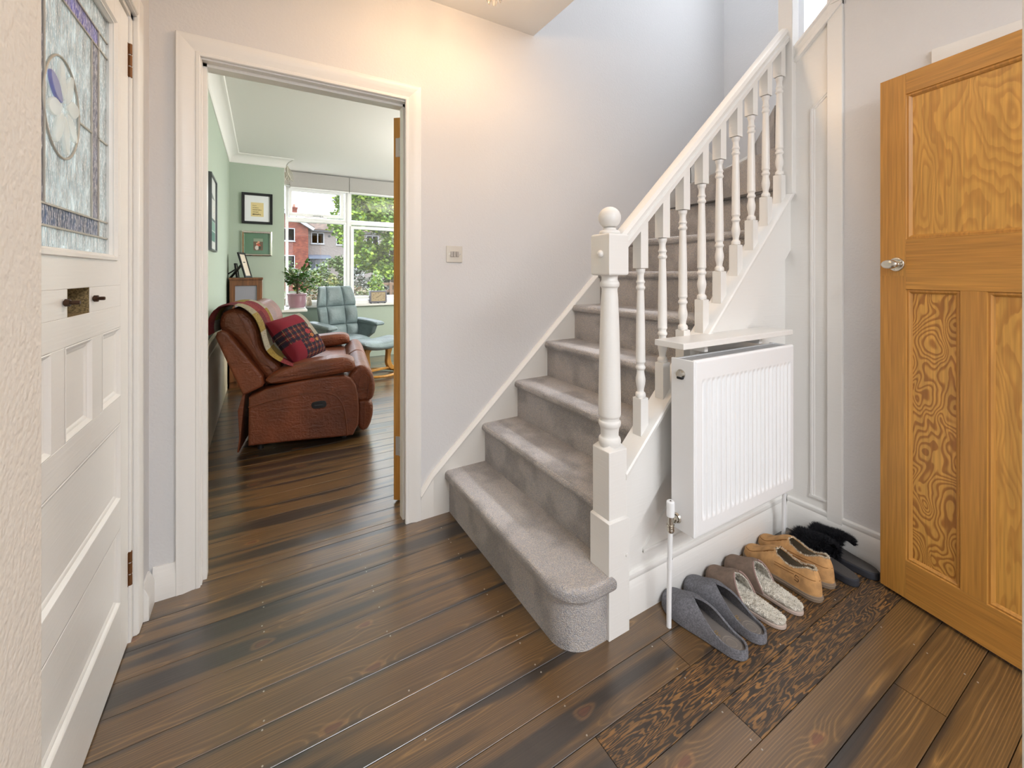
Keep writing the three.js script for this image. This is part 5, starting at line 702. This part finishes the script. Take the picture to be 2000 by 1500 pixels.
function win(t, x0, y0, x1, y1, z, n) { const f = obj('window', [...rectFrame(x0 + 0.07, y0 + 0.07, x1 - 0.07, y1 - 0.07, [[0, -0.04], [0, 0.03], [0.07, 0.03], [0.07, -0.04]], z), bx(x0 - 0.05, y0 - 0.06, z, x1 + 0.05, y0, z + 0.1), ...Array.from({ length: n - 1 }, (_, k) => { const x = lerp(x0, x1, (k + 1) / n); return bx(x - 0.04, y0, z - 0.03, x + 0.04, y1, z + 0.03); })], trimW, t); for (let k = 0; k < n; k++) { obj('pane', [bx(lerp(x0, x1, k / n) + 0.04, y0 + 0.05, z - 0.03, lerp(x0, x1, (k + 1) / n) - 0.04, y1 - 0.05, z - 0.02)], pane2, f); } return f; }
{
  const t = thing('house', 'red brick gabled house across the road with a tall chimney', 'house', [0, 0, -42]), g = [[-6, -0.3], [3.57, -0.3], [3.57, 5.3], [3.3, 5.55], [0.4, 7.2], [-2.5, 5.5], [-6, 5.3]];
  obj('wall', [extrude(g, 6).translate(0, 0, -3)], brickWall, t);
  obj('bargeboard', [extrude([[3.95, 5.1], [4.1, 5.3], [0.4, 7.62], [-3.2, 5.5], [-3.05, 5.25], [0.4, 7.3]], 0.5).translate(0, 0, 0.1)], trimW, t);
  obj('roof', [extrude([[4.1, 5.32], [4.1, 5.42], [0.4, 7.75], [-3.2, 5.6], [-3.2, 5.5], [0.4, 7.62]], 6).translate(0, 0, -3)], tileRoof, t);
  const c = obj('chimney', [bx(2.4, 5.6, -4.2, 2.92, 7.6, -3.6), bx(2.34, 7.5, -4.26, 2.98, 7.66, -3.54)], brickWall, t); obj('chimney_pot', [cyl(0.13, 0.11, 0.3, 2.66, 7.66, -3.9, 12)], rgb(0.22, 0.12, 0.08, { roughness: 0.9 }), c);
  obj('aerial', [bx(2.9, 7.4, -3.92, 2.925, 8.05, -3.9), bx(2.7, 8.0, -3.92, 3.5, 8.02, -3.9), ...[0, 1, 2, 3].map((k) => bx(2.85 + k * 0.18, 7.9, -3.92, 2.865 + k * 0.18, 8.12, -3.9))], rgb(0.2, 0.2, 0.22), c);
  win(t, 1.25, 4.1, 2.5, 5.25, 0.02, 2); win(t, 1.25, 1.7, 2.5, 2.85, 0.02, 2);
}
{
  const t = thing('house', 'pale rendered house wing with a brown tiled roof beside the brick gable', 'house', [3.6, 0, -43]);
  obj('wall', [bx(0, -0.3, -7, 13, 5.25, 0)], render_, t);
  obj('roof', [extrude([[0.4, 5.2], [0.4, 5.32], [-3.6, 7.25], [-3.6, 7.1]], 13).rotateY(-Math.PI / 2).translate(6.5 + 0, 0, 0).applyMatrix4(M4().makeTranslation(0, 0, 0))], tileRoof, t);
  obj('gutter', [bx(0, 5.12, 0.25, 13, 5.24, 0.42)], rgb(0.03, 0.03, 0.035), t);
  win(t, 0.3, 4.0, 1.4, 5.05, 0.02, 2); win(t, 2.45, 3.95, 3.6, 5.0, 0.02, 2); win(t, 5.2, 3.95, 6.4, 5.0, 0.02, 2);
  obj('canopy', [extrude([[0, 2.78], [1.3, 2.55], [1.3, 2.66], [0, 2.98]], 1.9).rotateY(-Math.PI / 2).translate(0.95, 0, 0)], rgb(0.06, 0.075, 0.1), t);
  win(t, 0.15, 1.2, 1.7, 2.6, 0.35, 3); win(t, 3.6, 1.1, 5.0, 2.7, 0.02, 2);
  obj('vent', [cyl(0.11, 0.11, 0.03, 0, 0, 0, 14).rotateX(Math.PI / 2).translate(1.85, 4.75, 0.02)], black, t);
}
renderer.render(scene, camera);
